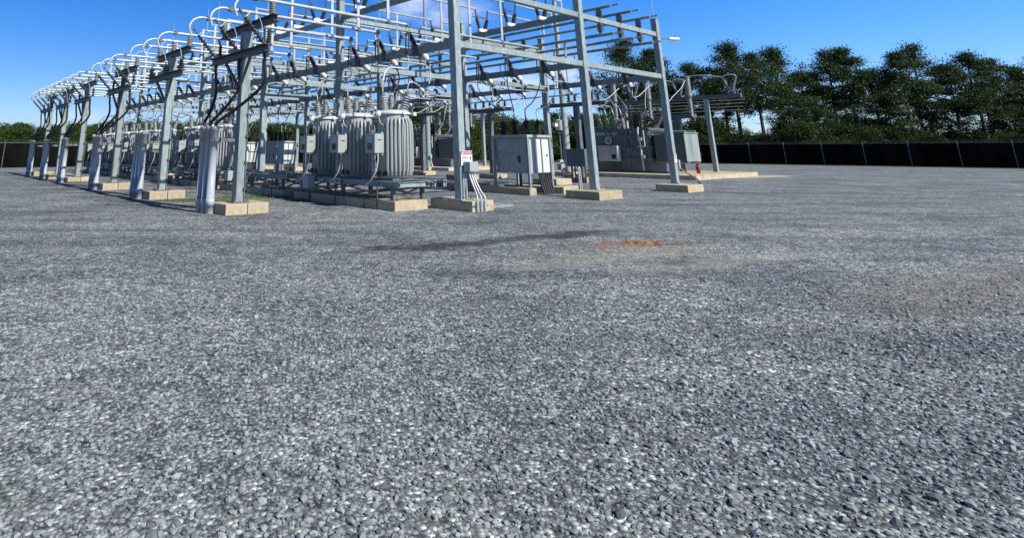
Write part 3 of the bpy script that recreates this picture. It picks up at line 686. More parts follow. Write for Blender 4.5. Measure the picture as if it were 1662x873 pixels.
for n_, uu in enumerate((12.4, 18.6, 25.0)):
    c = dup(t, f'T shaped steel support behind the frame, {["second","third","fourth"][n_]} from the camera', uu, 16); c['group'] = 'T shaped supports behind the frame'
    footing('concrete_footing', f'concrete footing under the {["second","third","fourth"][n_]} T shaped support behind the frame', uu-.23, 16, 1.2, 1.2, .245)
    single('bus_tube', MB().tube([(0,-3.0,0),(0,3.1,0)], .045, 8), 'alu', f'low aluminium tube spanning to the {["second","third","fourth"][n_]} T shaped support', 'bus tube', uu-3.1, 15.7, 4.62, 'low tubes between the T supports')
    for k, y in enumerate((-1.2,0,1.2)):
        g = thing('gang_switch', f'{["near","middle","far"][k]} dark switch on the {["second","third","fourth"][n_]} T shaped support', 'switch', uu+y, 16, 4.2, 'dark gang switches on the T supports')
        for x in (-.3,.3): MB().shed((x,0,.08),(x,0,.42), .1,.055,4).build('insulator', 'rubber', g)
        MB().box(-.42,.42,-.06,.06,0,.08).build('base', 'steeld', g)
        MB().bar((-.5,0,.46),(.5,0,.46),.06,.06).build('blade', 'steeld', g)
t['group'] = 'T shaped supports behind the frame'
t = thing('control_box', 'flat dark control box on legs beside the nearest middle column', 'control box', 5.9, 15.4, 0)
MB().box(-.18,.18,-.55,.55,.82,1.72).build('enclosure', 'paintd', t, .012)
m = MB()
for y in (-.4,-.2,0,.2,.4): m.tube([(0,y,.82),(0,y,-.05)], .04, 8)
m.build('conduit', 'steeld', t)
for y in (-.5,.5): MB().box(.2,.26,y-.03,y+.03,-.05,1.75).build('leg', 'galvd', t)
t = thing('pole_transformer', 'small pale can transformer on a thin pipe post', 'transformer', 7.6, 16.5, 0)
MB().tube([(0,0,-.05),(0,0,2.75)], .05, 8).build('post', 'galvd', t)
MB().lathe((0,0,2.75),(0,0,3.35),[(0,.15),(.04,.19),(.9,.19),(.93,.21),(1,.1)],14).build('can', 'paintl', t)
MB().shed((.03,-.05,3.33),(.03,-.05,3.6),.06,.035,4).build('bushing', 'porc', t)
MB().box(-.5,-.24,-.1,.1,2.95,3.2).build('meter_box', 'white', t)
MB().box(-.3,.05,-.09,.09,1.0,1.14).box(-.26,.1,-.12,.12,.6,.9).build('lower_box', 'paint', t)
MB().tube(spline([(-.1,-.1,.7),(-.1,-.3,.5),(0,-.6,.0)],4), .035, 6).tube(spline([(.05,-.1,.7),(.1,-.4,.4),(.2,-.8,.0)],4), .035, 6).build('hose', 'rubber', t)
footing('concrete_block', 'tan concrete block with dark hoses beside the can transformer post', 6.7, 16.2, .6, 1.1, .4, 'block', 'tan concrete blocks between frame rows')
footing('concrete_block', 'low tan concrete block right of the nearest switchgear cabinet pads', 2.3, 8.75, .5, .9, .25, 'block', 'tan concrete blocks between frame rows')
footing('concrete_block', 'dark sided concrete pad left of the nearest switchgear cabinet', 6.8, 7.75, 2.0, .4, .25, 'block', 'tan concrete blocks between frame rows')
t = thing('conduit_stub_block', 'concrete block with a row of capped conduit stubs behind the danger sign column', 'conduit block', 8.5, 7.4, 0)
MB().box(-.45,.45,-.25,.25,-.05,.2).build('block', 'conc', t, .015)
for i in range(6): MB().tube([(-.36+i*.145,-.3,-.05),(-.36+i*.145,-.3,.3)], .05, 8).build('stub', 'pvc', t)
single('vault_cover', MB().box(-.55,.55,-.42,.42,0,.07), 'galv', 'flat grey vault cover lying on gravel right of the danger sign column', 'vault cover', .15, 1.45, 0, bevel=.01)
single('vault_cover', MB().box(-.5,.5,-.35,.35,0,.04), 'galvd', 'flat grey vault cover on gravel right of the nearest middle column', 'vault cover', .1, 8.3, 0, bevel=.01)
# ---------------------------------------------------------------- danger signs, boxes, lamp
def danger(label, u, v, z, w, h):
    t = thing('danger_sign', label, 'sign', u, v, z, 'danger signs on columns')
    MB().box(-w/2,w/2,-.004,0,-h/2,h/2).build('sign_plate', 'white', t)
    hd = MB().box(-w/2+.01,w/2-.01,-.007,-.0045,h/2-.115*h/.42,h/2-.01).build('red_header', 'pink', t)
    zc = h/2-.0625*h/.42
    text_mesh('header_word', 'DANGER', .085*h/.42, 'white', hd, (.03*w,-.009,zc), FACE_NEG_U, .001)
    MB().add([(-w/2+.03,-.009,zc-.035*h/.42),(-w/2+.1,-.009,zc-.035*h/.42),(-w/2+.065,-.009,zc+.03*h/.42)],[(0,1,2)]).build('triangle', 'white', hd)
    m = MB()
    for (x0,x1,zz,hh) in ((-.42,.2,.10,.012),(-.42,.12,-.02,.022),(-.42,.0,-.14,.01),(-.42,-.05,-.2,.01),(.08,.38,-.26,.008),(-.3,-.1,-.33,.012)):
        m.box(x0*w,x1*w,-.0065,-.0045,zz*h,zz*h+hh)
    m.build('small_print', 'steeld', t)
    m = MB().add([(.27*w,-.006,.0),(.33*w,-.006,.13*h),(.40*w,-.006,.08*h),(.36*w,-.006,-.08*h),(.30*w,-.006,-.12*h),(.18*w,-.006,-.1*h),(.28*w,-.006,-.05*h)],[(0,1,2,3,4,5,6)])
    m.build('warning_figure', 'black', t)
    return t
danger('red and white danger sign on the nearest left column above the box', -.16, .13, 1.43, .48, .42)
danger('small red and white danger sign on the floodlight column', -.15, 13.22, 1.32, .26, .36)
t = thing('junction_box', 'square grey junction box with three conduits on the nearest left column', 'junction box', -.30, .15, 0)
MB().box(-.18,.18,-.12,.12,1.06,1.33).build('enclosure', 'paint', t, .01)
MB().box(-.1,.1,.12,.17,1.1,1.3).build('mounting_bracket', 'galvd', t)
for i in range(3):
    MB().tube(spline([(-.1+i*.09,0,1.06),(-.09+i*.09,-.04,.88),(-.12+i*.11,-.22,.55),(-.2+i*.16,-.36,.36),(-.22+i*.16,-.37,.1),(-.22+i*.16,-.37,-.1)],5), .024, 8).build('conduit', 'wire', t)
    MB().tube([(-.22+i*.16,-.37,-.1),(-.22+i*.16,-.37,.26)], .048, 10).build('conduit_sleeve', 'pvc', t)
MB().bar((-.42,-.335,.15),(.26,-.335,.15),.025,.04).build('strut_rail', 'galvd', t)
m = MB()
for i in range(3): m.tube([(-.2+i*.06,.13,.30),(-.2+i*.06,.13,1.0)], .02, 6)
m.build('side_conduit', 'wire', t)
t = thing('junction_box', 'thin conduits bending to the ground beside the floodlight column', 'conduits', -.3, 13.4, 0)
MB().box(-.02,.1,.10,.16,.85,1.25).build('enclosure', 'paint', t)
for i in range(2):
    MB().tube(spline([(.03+i*.05,.1,.9),(.12+i*.06,-.05,.75),(.3+i*.1,-.4,.45),(.36+i*.12,-.5,.1),(.36+i*.12,-.5,-.1)],5), .022, 8).build('conduit', 'steeld', t)
    MB().tube([(.36+i*.12,-.5,-.1),(.36+i*.12,-.5,.24)], .045, 10).build('conduit_sleeve', 'pvc', t)
t = thing('conduit', 'pale conduits standing beside the nearest middle column', 'conduits', .25, 6.75, 0)
MB().tube([(-.02,.1,.2),(-.02,.1,1.0)], .03, 8).build('pipe', 'pvc', t)
MB().tube([(-.12,.1,.2),(-.12,.1,1.0),(-.07,.1,1.05),(-.02,.1,1.0)], .03, 8).build('pipe', 'pvc', t)
t = thing('flood_light', 'white floodlight on a short arm at the right hand column', 'floodlight', -.1, 13.4, 6.55)
MB().tube([(-.03,0,-.02),(.42,-.20,0)], .022, 8).build('arm', 'galvd', t)
hd = MB().lathe((.40,-.19,0),(.93,-.45,.02),[(0,.045),(.12,.07),(.3,.085),(.7,.09),(.9,.06),(1,.02)],12).build('housing', 'white', t)
MB().lathe((.72,-.345,.09),(.72,-.345,.15),[(0,.05),(1,.04)],10).build('photocell', 'steeld', hd)
# ---------------------------------------------------------------- low grass tufts in the gravel
def tuft(label, x, y, rx, ry, n):
    m = MB(); rnd = random.Random(int(x*100))
    for i in range(n):
        a = rnd.uniform(0,2*PI); r = math.sqrt(rnd.random()); px, py = math.cos(a)*r*rx, math.sin(a)*r*ry
        h = rnd.uniform(.03,.12); dx, dy = rnd.uniform(-.06,.06), rnd.uniform(-.06,.06); w = .008
        b = rnd.uniform(0,PI); cx, cy = math.cos(b)*w, math.sin(b)*w
        m.add([(px-cx,py-cy,0),(px+cx,py+cy,0),(px+dx*.5+cx*.6,py+dy*.5+cy*.6,h*.6),(px+dx,py+dy,h)],[(0,1,2,3)])
    o = m.build('grass_patch', 'grass'); o.location = (x, y, 0); tag(o, label, 'grass', None, 'stuff')
tuft('sparse grass growing in gravel between the two nearest feeder posts', -5.6, 20.2, .9, .5, 500)
tuft('grass strip growing along the empty stand footing', -4.0, 21.6, 1.3, .6, 900)
tuft('thin grass at the foot of the nearest regulator stand', -2.2, 20.3, .5, .3, 160)
# ---------------------------------------------------------------- fence
def fence(u0, v0, u1, v1, label, n):
    A, B = W(u0, v0), W(u1, v1); d = B-A; L = d.length
    t = bpy.data.objects.new('boundary_fence', None); COL.objects.link(t); t.location = A; t.rotation_euler = (0,0,math.atan2(d.y,d.x))
    tag(t, label, 'fence', 'dark screened boundary fences')
    MB().box(0,L,-.012,.012,.06,2.3).build('windscreen', 'screen', t)
    m = MB().tube([(0,0,2.36),(L,0,2.36)], .03, 6)
    m.build('top_rail', 'steeld', t)
    for i in range(n+1):
        MB().tube([(L*i/n,-.05,0),(L*i/n,-.05,2.6)], .04, 6).build('post', 'galvd', t)
    m = MB()
    for k in range(3): m.tube([(0,.05+.0*k,2.45+k*.08),(L,.05,2.45+k*.08)], .008, 4)
    m.build('barbed_wire', 'steeld', t)
fence(55.5,-42, 55.5,68, 'long black screened fence along the far left side of the yard', 30)
fence(55.5,68, -60,68, 'long black screened fence at the right rear below the pines', 32)
t = single('spare_pipe', MB().tube([(0,0,.1),(3,6.5,1.0)], .06, 8), 'galvd', 'long grey pipe leaning low near the far left fence', 'pipe', 47, -9.5, 0)
# ---------------------------------------------------------------- trees
def leaf(m, c, s, rnd):
    n = Vector((rnd.gauss(0,1), rnd.gauss(0,1), rnd.gauss(.5,1))).normalized()
    a = n.cross(Vector((rnd.random(), rnd.random(), .3))).normalized(); b = n.cross(a)
    a *= s; b *= s*rnd.uniform(.45,.8)
    m.add([c-a*.5, c+b*.5, c+a*.6, c-b*.5], [(0,1,2,3)])
def broad_tree(seed, H, R, nl, ls, leaves='leafb'):
    rnd = random.Random(seed); t = bpy.data.objects.new('broadleaf_tree', None); COL.objects.link(t)
    tr = MB().tube([(0,0,-.2),(.1,0,H*.3),(.0,.1,H*.7)], [H*.022,H*.018,H*.006], 7)
    cr = MB(); clumps = []
    for i in range(26):
        a = rnd.uniform(0,2*PI); z = H*rnd.uniform(.18,.95); rr = R*math.sqrt(rnd.random())*(1.05-.75*max(0,(z/H-.45))/.55)
        c = Vector((math.cos(a)*rr, math.sin(a)*rr, z)); clumps.append((c, R*rnd.uniform(.26,.46)))
        if i < 10: tr.tube([(0,0,z*.55), c*.6+Vector((0,0,z*.3)), c], [H*.008,H*.005,H*.002], 5)
    per = nl//len(clumps)
    for c, r in clumps:
        for _ in range(per):
            d = Vector((rnd.gauss(0,1), rnd.gauss(0,1), rnd.gauss(0,.75))).normalized()*r*min(1.3,abs(rnd.gauss(.85,.2)))
            leaf(cr, c+d, ls*rnd.uniform(.6,1.3), rnd)
    tr.build('trunk', 'bark', t); cr.build('crown', leaves, t); return t
def pine_tree(seed, H, R, nl, ls, low=.45):
    rnd = random.Random(seed); t = bpy.data.objects.new('pine_tree', None); COL.objects.link(t)
    lean = rnd.uniform(-.03,.03)*H
    tr = MB().tube([(0,0,-.2),(lean*.4,0,H*.4),(lean,.1,H*.75),(lean*1.1,0,H*.97)], [H*.017,H*.013,H*.008,H*.003], 7)
    cr = MB(); clumps = []
    for i in range(30):
        z = H*(low + (1-low)*(i+rnd.random())/30); a = rnd.uniform(0,2*PI)
        prof = math.sin(PI*min(1,max(.1,(z/H-low)/(1-low)*.8+.22)))
        L = R*prof*rnd.uniform(.4,1.25)
        base = Vector((lean*z/H,0,z-.04*H)); tip = base+Vector((math.cos(a)*L, math.sin(a)*L, H*rnd.uniform(.02,.07)))
        tr.tube([base, (base+tip)/2+Vector((0,0,-.01*H)), tip], [H*.005,H*.0035,H*.001], 5)
        if i > 1 or rnd.random() < .6:
            clumps.append((tip, R*rnd.uniform(.2,.36)))
            if rnd.random() < .75: clumps.append((base.lerp(tip,rnd.uniform(.45,.75))+Vector((rnd.uniform(-.1,.1)*R,rnd.uniform(-.1,.1)*R,.02*H)), R*rnd.uniform(.14,.27)))
    clumps.append((Vector((lean*1.1,0,H*.97)), R*.26))
    for i in range(5):                                   # bare dead stubs below the crown
        z = H*rnd.uniform(.25,low); a = rnd.uniform(0,2*PI); L = R*rnd.uniform(.15,.4)
        tr.tube([(lean*z/H*.8,0,z),(math.cos(a)*L,math.sin(a)*L,z+.02*H)], [H*.003,H*.001], 4)
    per = nl//len(clumps)
    for c, r in clumps:
        for _ in range(per):
            d = Vector((rnd.gauss(0,.55), rnd.gauss(0,.55), rnd.gauss(0,.3)))*r
            leaf(cr, c+d, ls*rnd.uniform(.6,1.3), rnd)
    tr.build('trunk', 'bark', t); cr.build('crown', 'leafp', t); return t
F_, CX, CY, PITCH = 922.6, 592.3, 3.9, .2547
def ground_at(px, dist): return Vector(((px-CX)/F_*dist*1.03, dist, 0))
def z_at(py, dist):
    k = (CY-py)/F_
    return CAMH + dist*(math.sin(PITCH)+k*math.cos(PITCH))/(math.cos(PITCH)-k*math.sin(PITCH))
BT = [broad_tree(s, 8.0, r, 8000, .27) for s, r in ((1,3.2),(2,2.8),(3,3.7),(4,3.0))]
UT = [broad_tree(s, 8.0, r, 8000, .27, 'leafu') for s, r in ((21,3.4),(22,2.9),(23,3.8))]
PT = [pine_tree(s, 14.0, r, 17000, .19, lo) for s, r, lo in ((11,3.6,.5),(12,4.2,.42),(13,3.3,.52),(14,4.0,.38))]
used = {}
ntree = [0]
def put(protos, px, py, dist, label, group, wide=1.0):
    k = random.randrange(len(protos)); p = protos[k]; H0 = 14.0 if protos is PT else 8.0
    if used.get(p.name): c = dup(p)
    else: c = p; used[p.name] = 1
    H = z_at(py, dist); s = H/H0
    c.location = ground_at(px, dist); c.rotation_euler = (0,0,random.uniform(0,2*PI)); c.scale = (s*wide, s*wide, s)
    tag(c, label, 'tree', group); ntree[0] += 1
# left forest
px = -60
while px < 540:
    for d, off in ((92,6),(108,2),(126,-1)):
        top = 205 + off + random.uniform(-5,5) - (5 if px > 220 else 0)
        put(BT, px+random.uniform(-14,14), top, d+random.uniform(-5,5), 'green broadleaf tree in the dense belt beyond the left fence', 'broadleaf trees beyond the left fence', 1.25)
    px += 27
# middle belt behind the equipment
px = 545
while px < 960:
    for d in (86,100):
        top = 192 + random.uniform(-7,7)
        if 650 < px < 735: top = 172 + random.uniform(-3,6)
        put(BT, px+random.uniform(-10,10), top, d+random.uniform(-4,4), 'dark broadleaf tree seen through the steel behind the transformers', 'broadleaf trees behind the transformers', 1.2)
    px += 34
# pines at the right
PINES = [(1006,72,74,'tall airy pine with bare lower trunk rising left of the floodlight column'),
         (1047,86,77,'dark crowned pine just left of the floodlight column'),
         (1103,108,78,'lower pine crown between the floodlight column and V insulators'),
         (1170,76,70,'tall dense pine above the right switch stand'),
         (1205,92,74,'pine leaning behind the right end of the switch stand')]
for x, y, d, lab in PINES: put(PT, x, y, d+20, lab, 'tall pines at the right rear', 1.05)
for x, y, d in ((985,150,86),(1025,140,88),(1070,135,88),(1128,135,90),(1150,118,84)):
    put(PT, x, y, d+14, 'lesser pine standing among the tall pines at the right rear', 'smaller pines at the right rear', 1.1)
px = 1240
while px < 1720:
    put(PT, px+random.uniform(-8,8), random.uniform(78,125), random.uniform(84,100), 'tall pine in the row beyond the right rear fence', 'pines beyond the right rear fence', 1.05)
    if random.random() < .45: put(PT, px+15+random.uniform(-8,8), random.uniform(130,165), random.uniform(84,96), 'tall pine in the row beyond the right rear fence', 'pines beyond the right rear fence', 1.15)
    px += 38
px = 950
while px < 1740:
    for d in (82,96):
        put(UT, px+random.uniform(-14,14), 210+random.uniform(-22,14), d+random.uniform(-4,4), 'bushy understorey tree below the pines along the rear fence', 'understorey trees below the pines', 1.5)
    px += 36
# ---------------------------------------------------------------- ground
def ground_material():
    m, nt, b = newmat('gravel'); N = nt.nodes; L = nt.links
    tc = N.new('ShaderNodeTexCoord')
    def math_(op, a, c=None, v=None):
        n = N.new('ShaderNodeMath'); n.operation = op
        if isinstance(a, (int,float)): n.inputs[0].default_value = a
        else: L.new(a, n.inputs[0])
        if c is not None:
            if isinstance(c, (int,float)): n.inputs[1].default_value = c
            else: L.new(c, n.inputs[1])
        return n.outputs[0]
    def noise(scale, det=3, vec=None, rough=.5):
        n = N.new('ShaderNodeTexNoise'); n.inputs['Scale'].default_value = scale; n.inputs['Detail'].default_value = det; n.inputs['Roughness'].default_value = rough
        L.new(vec or tc.outputs['Object'], n.inputs['Vector']); return n
    def ramp(src, stops):
        r = N.new('ShaderNodeValToRGB'); e = r.color_ramp.elements
        while len(e) < len(stops): e.new(.5)
        for i, (p, c) in enumerate(stops): e[i].position = p; e[i].color = (*c, 1) if len(c) == 3 else c
        L.new(src, r.inputs[0]); return r.outputs[0]
    def mix(f, a, c, mode='MIX'):
        x = N.new('ShaderNodeMix'); x.data_type = 'RGBA'; x.blend_type = mode
        if isinstance(f, (int,float)): x.inputs[0].default_value = f
        else: L.new(f, x.inputs[0])
        for s, val in ((6,a),(7,c)):
            if isinstance(val, tuple): x.inputs[s].default_value = (*val,1)
            else: L.new(val, x.inputs[s])
        return x.outputs[2]
    warp = noise(1.6, 4); wv = N.new('ShaderNodeVectorMath'); wv.operation = 'SUBTRACT'; L.new(warp.outputs['Color'], wv.inputs[0]); wv.inputs[1].default_value = (.5,.5,.5)
    ws = N.new('ShaderNodeVectorMath'); ws.operation = 'SCALE'; L.new(wv.outputs[0], ws.inputs[0]); ws.inputs['Scale'].default_value = 1.0
    wa = N.new('ShaderNodeVectorMath'); wa.operation = 'ADD'; L.new(tc.outputs['Object'], wa.inputs[0]); L.new(ws.outputs[0], wa.inputs[1])
    def blob(x, y, ang, a, bb, soft=.5):
        mp = N.new('ShaderNodeMapping'); mp.vector_type = 'TEXTURE'
        mp.inputs['Location'].default_value = (x,y,0); mp.inputs['Rotation'].default_value = (0,0,ang); mp.inputs['Scale'].default_value = (a,bb,1)
        L.new(wa.outputs[0], mp.inputs[0])
        sx = N.new('ShaderNodeSeparateXYZ'); L.new(mp.outputs[0], sx.inputs[0])
        d = math_('SQRT', math_('ADD', math_('POWER', math_('ABSOLUTE', sx.outputs[0]), 2.0), math_('POWER', math_('ABSOLUTE', sx.outputs[1]), 2.0)))
        mr = N.new('ShaderNodeMapRange'); mr.interpolation_type = 'SMOOTHSTEP'; mr.inputs['From Min'].default_value = 1.0; mr.inputs['From Max'].default_value = 1-soft
        L.new(d, mr.inputs[0]); return mr.outputs[0]
    vo = N.new('ShaderNodeTexVoronoi'); vo.inputs['Scale'].default_value = 34; vo.inputs['Randomness'].default_value = 1
    L.new(tc.outputs['Object'], vo.inputs['Vector'])
    vo2 = N.new('ShaderNodeTexVoronoi'); vo2.inputs['Scale'].default_value = 11; L.new(tc.outputs['Object'], vo2.inputs['Vector'])
    sep = N.new('ShaderNodeSeparateColor'); L.new(vo.outputs['Color'], sep.inputs[0])
    sep2 = N.new('ShaderNodeSeparateColor'); L.new(vo2.outputs['Color'], sep2.inputs[0])
    stones = ramp(sep.outputs[0], [(0,(.07,.081,.09)),(.35,(.17,.195,.208)),(.8,(.305,.34,.355)),(1,(.53,.57,.58))])
    gaps = ramp(vo.outputs['Distance'], [(.25,(1.08,1.08,1.08)),(.72,(.42,.42,.42))])
    col = mix(1.0, stones, gaps, 'MULTIPLY')
    big = ramp(sep2.outputs[0], [(0,(.72,.72,.72)),(1,(1.28,1.28,1.28))]); col = mix(1.0, col, big, 'MULTIPLY')
    pat = ramp(noise(.45, 7, None, .68).outputs[0], [(.32,(.62,.64,.66)),(.5,(1,1,1)),(.68,(1.34,1.31,1.25))]); col = mix(1.0, col, pat, 'MULTIPLY')
    fine = ramp(noise(3.5, 6, None, .7).outputs[0], [(.3,(.8,.8,.8)),(.7,(1.2,1.2,1.2))]); col = mix(1.0, col, fine, 'MULTIPLY')
    brk = ramp(noise(6, 5, None, .7).outputs[0], [(.35,(.35,.35,.35)),(.6,(1,1,1))])
    def lay(f, c, k, col):
        ff = math_('MULTIPLY', math_('MULTIPLY', f, k), brk)
        return mix(ff, col, c)
    rutm = N.new('ShaderNodeMapping'); rutm.inputs['Rotation'].default_value = (0,0,-.42); rutm.inputs['Scale'].default_value = (.12,1.1,1); L.new(wa.outputs[0], rutm.inputs[0])
    rut = ramp(noise(1.0, 4, rutm.outputs[0], .6).outputs[0], [(.36,(.70,.71,.72)),(.5,(1,1,1)),(.66,(1.25,1.22,1.15))]); col = mix(1.0, col, rut, 'MULTIPLY')
    fin = ramp(noise(.8, 6, None, .7).outputs[0], [(.56,(0,0,0)),(.72,(1,1,1))]); col = mix(math_('MULTIPLY', math_('MULTIPLY', fin, brk), .45), col, (.27,.255,.21))
    # pale dust, damp streak, spilt clay, worn track
    dust = (.34,.31,.23)
    col = lay(blob(4.4,10.1,.36,2.9,.75,.9), dust, .45, col)
    col = lay(blob(5.3,9.3,.40,3.2,.45,.95), (.36,.335,.27), .5, col)
    col = lay(blob(2.9,9.2,.3,2.2,.35,.9), dust, .4, col)
    damp = blob(1.0,10.85,.36,2.7,.48,.75); damp2 = blob(3.9,12.2,.40,2.6,.55,.75)
    for d_ in (damp, damp2): col = mix(math_('MULTIPLY', math_('MULTIPLY', d_, .92), math_('ADD', math_('MULTIPLY', brk, .5), .5)), col, (.022,.023,.024))
    for (x,y,an,a,bb,k) in ((5.0,11.1,.2,1.15,.5,.95),(4.3,10.9,.3,.9,.3,.7),(2.75,10.3,.2,.42,.14,.6),(3.85,11.35,0,.22,.1,.5),(5.9,10.15,.2,.25,.12,.5)):
        bm_ = math_('MULTIPLY', math_('MULTIPLY', blob(x,y,an,a,bb,.8), k*.9), math_('ADD', math_('MULTIPLY', brk, .55), .45))
        col = mix(bm_, col, (.25,.145,.09))
    col = lay(blob(5.55,11.05,.2,.8,.4,.8), (.10,.075,.05), .6, col)
    col = lay(blob(7.3,7.6,.42,4.6,1.1,.8), (.17,.15,.115), .55, col)
    col = lay(blob(-8,17.4,.1,3,.3,.9), (.22,.19,.13), .5, col)
    col = lay(blob(25.5,38.5,.55,5.5,1.6,.6), (.52,.47,.36), .9, col)
    # rough grass outside the yard
    far = N.new('ShaderNodeSeparateXYZ')
    rot = N.new('ShaderNodeMapping'); rot.vector_type = 'TEXTURE'; rot.inputs['Location'].default_value = (C1.x,C1.y,0); rot.inputs['Rotation'].default_value = (0,0,TH)
    L.new(tc.outputs['Object'], rot.inputs[0]); L.new(rot.outputs[0], far.inputs[0])
    gu = math_('GREATER_THAN', far.outputs[1], 54.6); gv = math_('GREATER_THAN', far.outputs[0], 67.2)
    gg = math_('MAXIMUM', gu, gv)
    gcol = ramp(noise(1.2, 5).outputs[0], [(.3,(.03,.05,.012)),(.7,(.08,.10,.03))])
    col = mix(gg, col, gcol)
    L.new(col, b.inputs['Base Color']); b.inputs['Roughness'].default_value = .85; b.inputs['Specular IOR Level'].default_value = .25
    inv = math_('SUBTRACT', 1.0, vo.outputs['Distance'])
    h = math_('ADD', math_('MULTIPLY', inv, .6), math_('MULTIPLY', sep.outputs[1], .5))
    bp = N.new('ShaderNodeBump'); bp.inputs['Strength'].default_value = .8; bp.inputs['Distance'].default_value = .025
    L.new(h, bp.inputs['Height']); L.new(bp.outputs[0], b.inputs['Normal'])
    return m
M['ground'] = ground_material()
g = MB().add([(-600,-60,0),(600,-60,0),(600,900,0),(-600,900,0)], [(0,1,2,3)]).build('ground', 'ground'); g['kind'] = 'structure'
g['label'] = 'grey crushed stone yard with a damp streak and spilt orange clay'
# loose stones close to the camera
rnd = random.Random(5); m = MB()
ico = bmesh.new(); bmesh.ops.create_icosphere(ico, subdivisions=1, radius=1); IV = [v.co.copy() for v in ico.verts]; IF = [tuple(v.index for v in f.verts) for f in ico.faces]; ico.free()
n = 0
while n < 42000:
    y = 1.3 + 7.4*rnd.random()**.75; x = rnd.uniform(-.75*y-.4, 1.25*y+.4)
    if rnd.random() > min(1, 1.35-.15*y): continue
    s = .0045 + .0125*rnd.random()**2.2 + (.012 if rnd.random() < .03 else 0); sx, sy, sz = s*rnd.uniform(.8,1.5), s*rnd.uniform(.8,1.4), s*rnd.uniform(.6,.9); a = rnd.uniform(0,PI); ca, sa = math.cos(a), math.sin(a)
    vs = []
    for v_ in IV:
        k = rnd.uniform(.62,1.25); px_, py_, pz_ = v_.x*sx*k, v_.y*sy*k, v_.z*sz*k
        vs.append((x+px_*ca-py_*sa, y+px_*sa+py_*ca, max(-.004, pz_+sz*.35)))
    m.add(vs, IF); n += 1
o = m.build('gravel_stones', 'stone'); tag(o, 'loose angular grey stones lying on the near gravel', None, None, 'stuff')
# clay spill has a little height of its own
m = MB(); rnd = random.Random(9); K = 26
vs = []
for i in range(K):
    for j in range(K):
        x, y = (i/(K-1)*2-1), (j/(K-1)*2-1); r = math.hypot(x,y)
        h = max(0, 1-r*1.05)**1.2*.065*(.55+.7*rnd.random()) - .013
        vs.append((x*.62, y*.34, h))
m.add(vs, [(i*K+j, (i+1)*K+j, (i+1)*K+j+1, i*K+j+1) for i in range(K-1) for j in range(K-1)], False)
for i in range(170):
    r = abs(rnd.gauss(0,.5)); a = rnd.uniform(0,2*PI); x, y = math.cos(a)*r*1.25, math.sin(a)*r*.6; q = rnd.uniform(.006,.02)
    m.add([(x+v_.x*q*rnd.uniform(.7,1.3), y+v_.y*q*rnd.uniform(.7,1.3), max(0, .03-.05*r)+v_.z*q*.7+.004) for v_ in IV], IF)
M['clay'] = noisy('orange_clay', (.19,.11,.07), (.40,.215,.125), 14, .95, 0, .5, 6, spec=.1)
o = m.build('clay_heap', 'clay'); o.location = (5.05,11.2,0); o.rotation_euler = (0,0,.2); tag(o, 'small heap of orange clay spilt on the gravel', 'clay heap', None, 'stuff')
# ---------------------------------------------------------------- light, sky, camera
SUN_EL, SAZ = math.radians(40), math.radians(9)
dirh = (-UU)*math.cos(SAZ) + VV*math.sin(SAZ)
sd_ = Vector((dirh.x*math.cos(SUN_EL), dirh.y*math.cos(SUN_EL), math.sin(SUN_EL)))
sl = bpy.data.lights.new('sun', 'SUN'); sl.energy = 5.0; sl.angle = math.radians(.5); sl.color = (1,.95,.86)
so = bpy.data.objects.new('sun', sl); COL.objects.link(so); so.rotation_euler = sd_.to_track_quat('Z','Y').to_euler()
w = bpy.data.worlds.new('World'); SC.world = w; w.use_nodes = True
N = w.node_tree.nodes; L = w.node_tree.links; bg = N['Background']
sky = N.new('ShaderNodeTexSky'); sky.sky_type = 'NISHITA'; sky.sun_disc = False
sky.sun_elevation = SUN_EL; sky.sun_rotation = math.atan2(sd_.x, sd_.y); sky.air_density = 1.0; sky.dust_density = .4; sky.ozone_density = 2.5; sky.altitude = 300
tc = N.new('ShaderNodeTexCoord')
sep = N.new('ShaderNodeSeparateXYZ'); L.new(tc.outputs['Generated'], sep.inputs[0])
cn = N.new('ShaderNodeTexNoise'); cn.inputs['Scale'].default_value = 9; cn.inputs['Detail'].default_value = 9; cn.inputs['Roughness'].default_value = .62
mp = N.new('ShaderNodeMapping'); mp.inputs['Scale'].default_value = (1,1,2.2); L.new(tc.outputs['Generated'], mp.inputs[0]); L.new(mp.outputs[0], cn.inputs['Vector'])
def sky_dir(px, py):
    x, y = (px-CX)/F_, -(py-CY)/F_
    return Vector((x, math.cos(PITCH)-y*math.sin(PITCH), math.sin(PITCH)+y*math.cos(PITCH))).normalized()
acc = None
# each cloud bank: direction, half width, half height, opacity
for px_, py_, wx, wz, k in ((664,6,.06,.028,1.0),(735,22,.07,.03,.9),(165,196,.08,.018,.8),(360,186,.10,.03,.8),(700,150,.10,.03,.65),(810,140,.12,.035,.75),(930,110,.10,.04,.7),(1040,205,.12,.03,.6),(1380,150,.16,.025,.5)):
    d = sky_dir(px_, py_)
    vm = N.new('ShaderNodeMapping'); vm.vector_type = 'TEXTURE'; vm.inputs['Location'].default_value = d; vm.inputs['Scale'].default_value = (wx, wx, wz)
    L.new(tc.outputs['Generated'], vm.inputs[0])
    ln = N.new('ShaderNodeVectorMath'); ln.operation = 'LENGTH'; L.new(vm.outputs[0], ln.inputs[0])
    mr = N.new('ShaderNodeMapRange'); mr.interpolation_type = 'SMOOTHSTEP'; mr.inputs['From Min'].default_value = 1.25; mr.inputs['From Max'].default_value = .1; mr.inputs['To Max'].default_value = k
    L.new(ln.outputs['Value'], mr.inputs[0])
    if acc is None: acc = mr.outputs[0]
    else:
        ad = N.new('ShaderNodeMath'); ad.operation = 'MAXIMUM'; L.new(acc, ad.inputs[0]); L.new(mr.outputs[0], ad.inputs[1]); acc = ad.outputs[0]
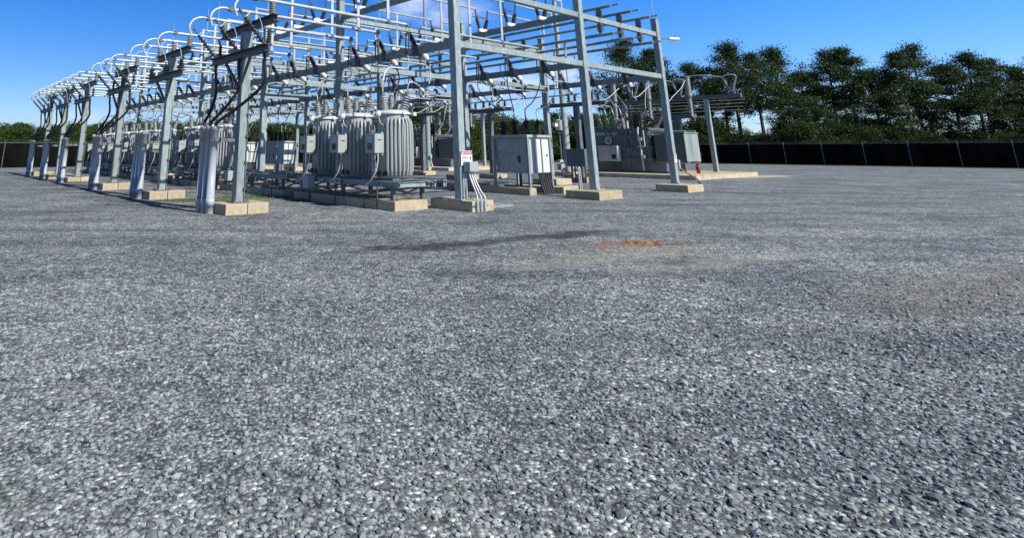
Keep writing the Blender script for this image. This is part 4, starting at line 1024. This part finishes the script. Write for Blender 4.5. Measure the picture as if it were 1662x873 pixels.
cr = N.new('ShaderNodeMapRange'); cr.inputs['From Min'].default_value = .38; cr.inputs['From Max'].default_value = .66; L.new(cn.outputs[0], cr.inputs[0])
m2 = N.new('ShaderNodeMath'); m2.operation = 'MULTIPLY'; L.new(acc, m2.inputs[0]); L.new(cr.outputs[0], m2.inputs[1])
hsv = N.new('ShaderNodeHueSaturation'); hsv.inputs['Saturation'].default_value = 1.75; gm = N.new('ShaderNodeGamma'); gm.inputs[1].default_value = .72; L.new(sky.outputs[0], gm.inputs[0]); L.new(gm.outputs[0], hsv.inputs['Color'])
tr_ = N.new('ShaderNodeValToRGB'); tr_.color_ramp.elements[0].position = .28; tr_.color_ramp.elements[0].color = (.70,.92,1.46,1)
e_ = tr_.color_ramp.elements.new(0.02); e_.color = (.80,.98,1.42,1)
tr_.color_ramp.elements[-1].position = .75; tr_.color_ramp.elements[-1].color = (.09,.15,.28,1); L.new(sep.outputs[2], tr_.inputs[0])  # zenith, out of view, tinted darker to cut fill light in the shade
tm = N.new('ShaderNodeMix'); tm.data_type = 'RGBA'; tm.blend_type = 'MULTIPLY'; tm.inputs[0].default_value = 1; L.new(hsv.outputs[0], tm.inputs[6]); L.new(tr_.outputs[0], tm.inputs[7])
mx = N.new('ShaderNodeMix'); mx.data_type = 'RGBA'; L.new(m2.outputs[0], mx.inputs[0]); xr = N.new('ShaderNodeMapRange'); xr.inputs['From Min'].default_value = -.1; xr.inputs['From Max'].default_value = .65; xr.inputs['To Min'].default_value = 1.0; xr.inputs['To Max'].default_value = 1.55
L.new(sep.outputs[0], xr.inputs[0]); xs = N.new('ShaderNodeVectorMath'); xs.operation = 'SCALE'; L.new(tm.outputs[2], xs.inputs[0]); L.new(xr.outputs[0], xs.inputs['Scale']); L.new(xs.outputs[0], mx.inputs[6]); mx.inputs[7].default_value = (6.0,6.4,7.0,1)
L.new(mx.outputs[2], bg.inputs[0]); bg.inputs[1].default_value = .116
cam = bpy.data.cameras.new('camera'); co = bpy.data.objects.new('camera', cam); COL.objects.link(co); SC.camera = co
co.location = (0,0,CAMH); co.rotation_euler = (PI/2+PITCH, 0, 0)
cam.sensor_fit = 'HORIZONTAL'; cam.sensor_width = 36; cam.lens = F_/1662*36
cam.shift_x = (831-CX)/1662; cam.shift_y = -(436.5-CY)/1662
cam.clip_start = .05; cam.clip_end = 2000
SC.view_settings.view_transform = 'Standard'; SC.view_settings.look = 'None'; SC.view_settings.exposure = 0.45; SC.view_settings.gamma = 1.0
SC.render.engine = 'CYCLES'; SC.cycles.max_bounces = 6
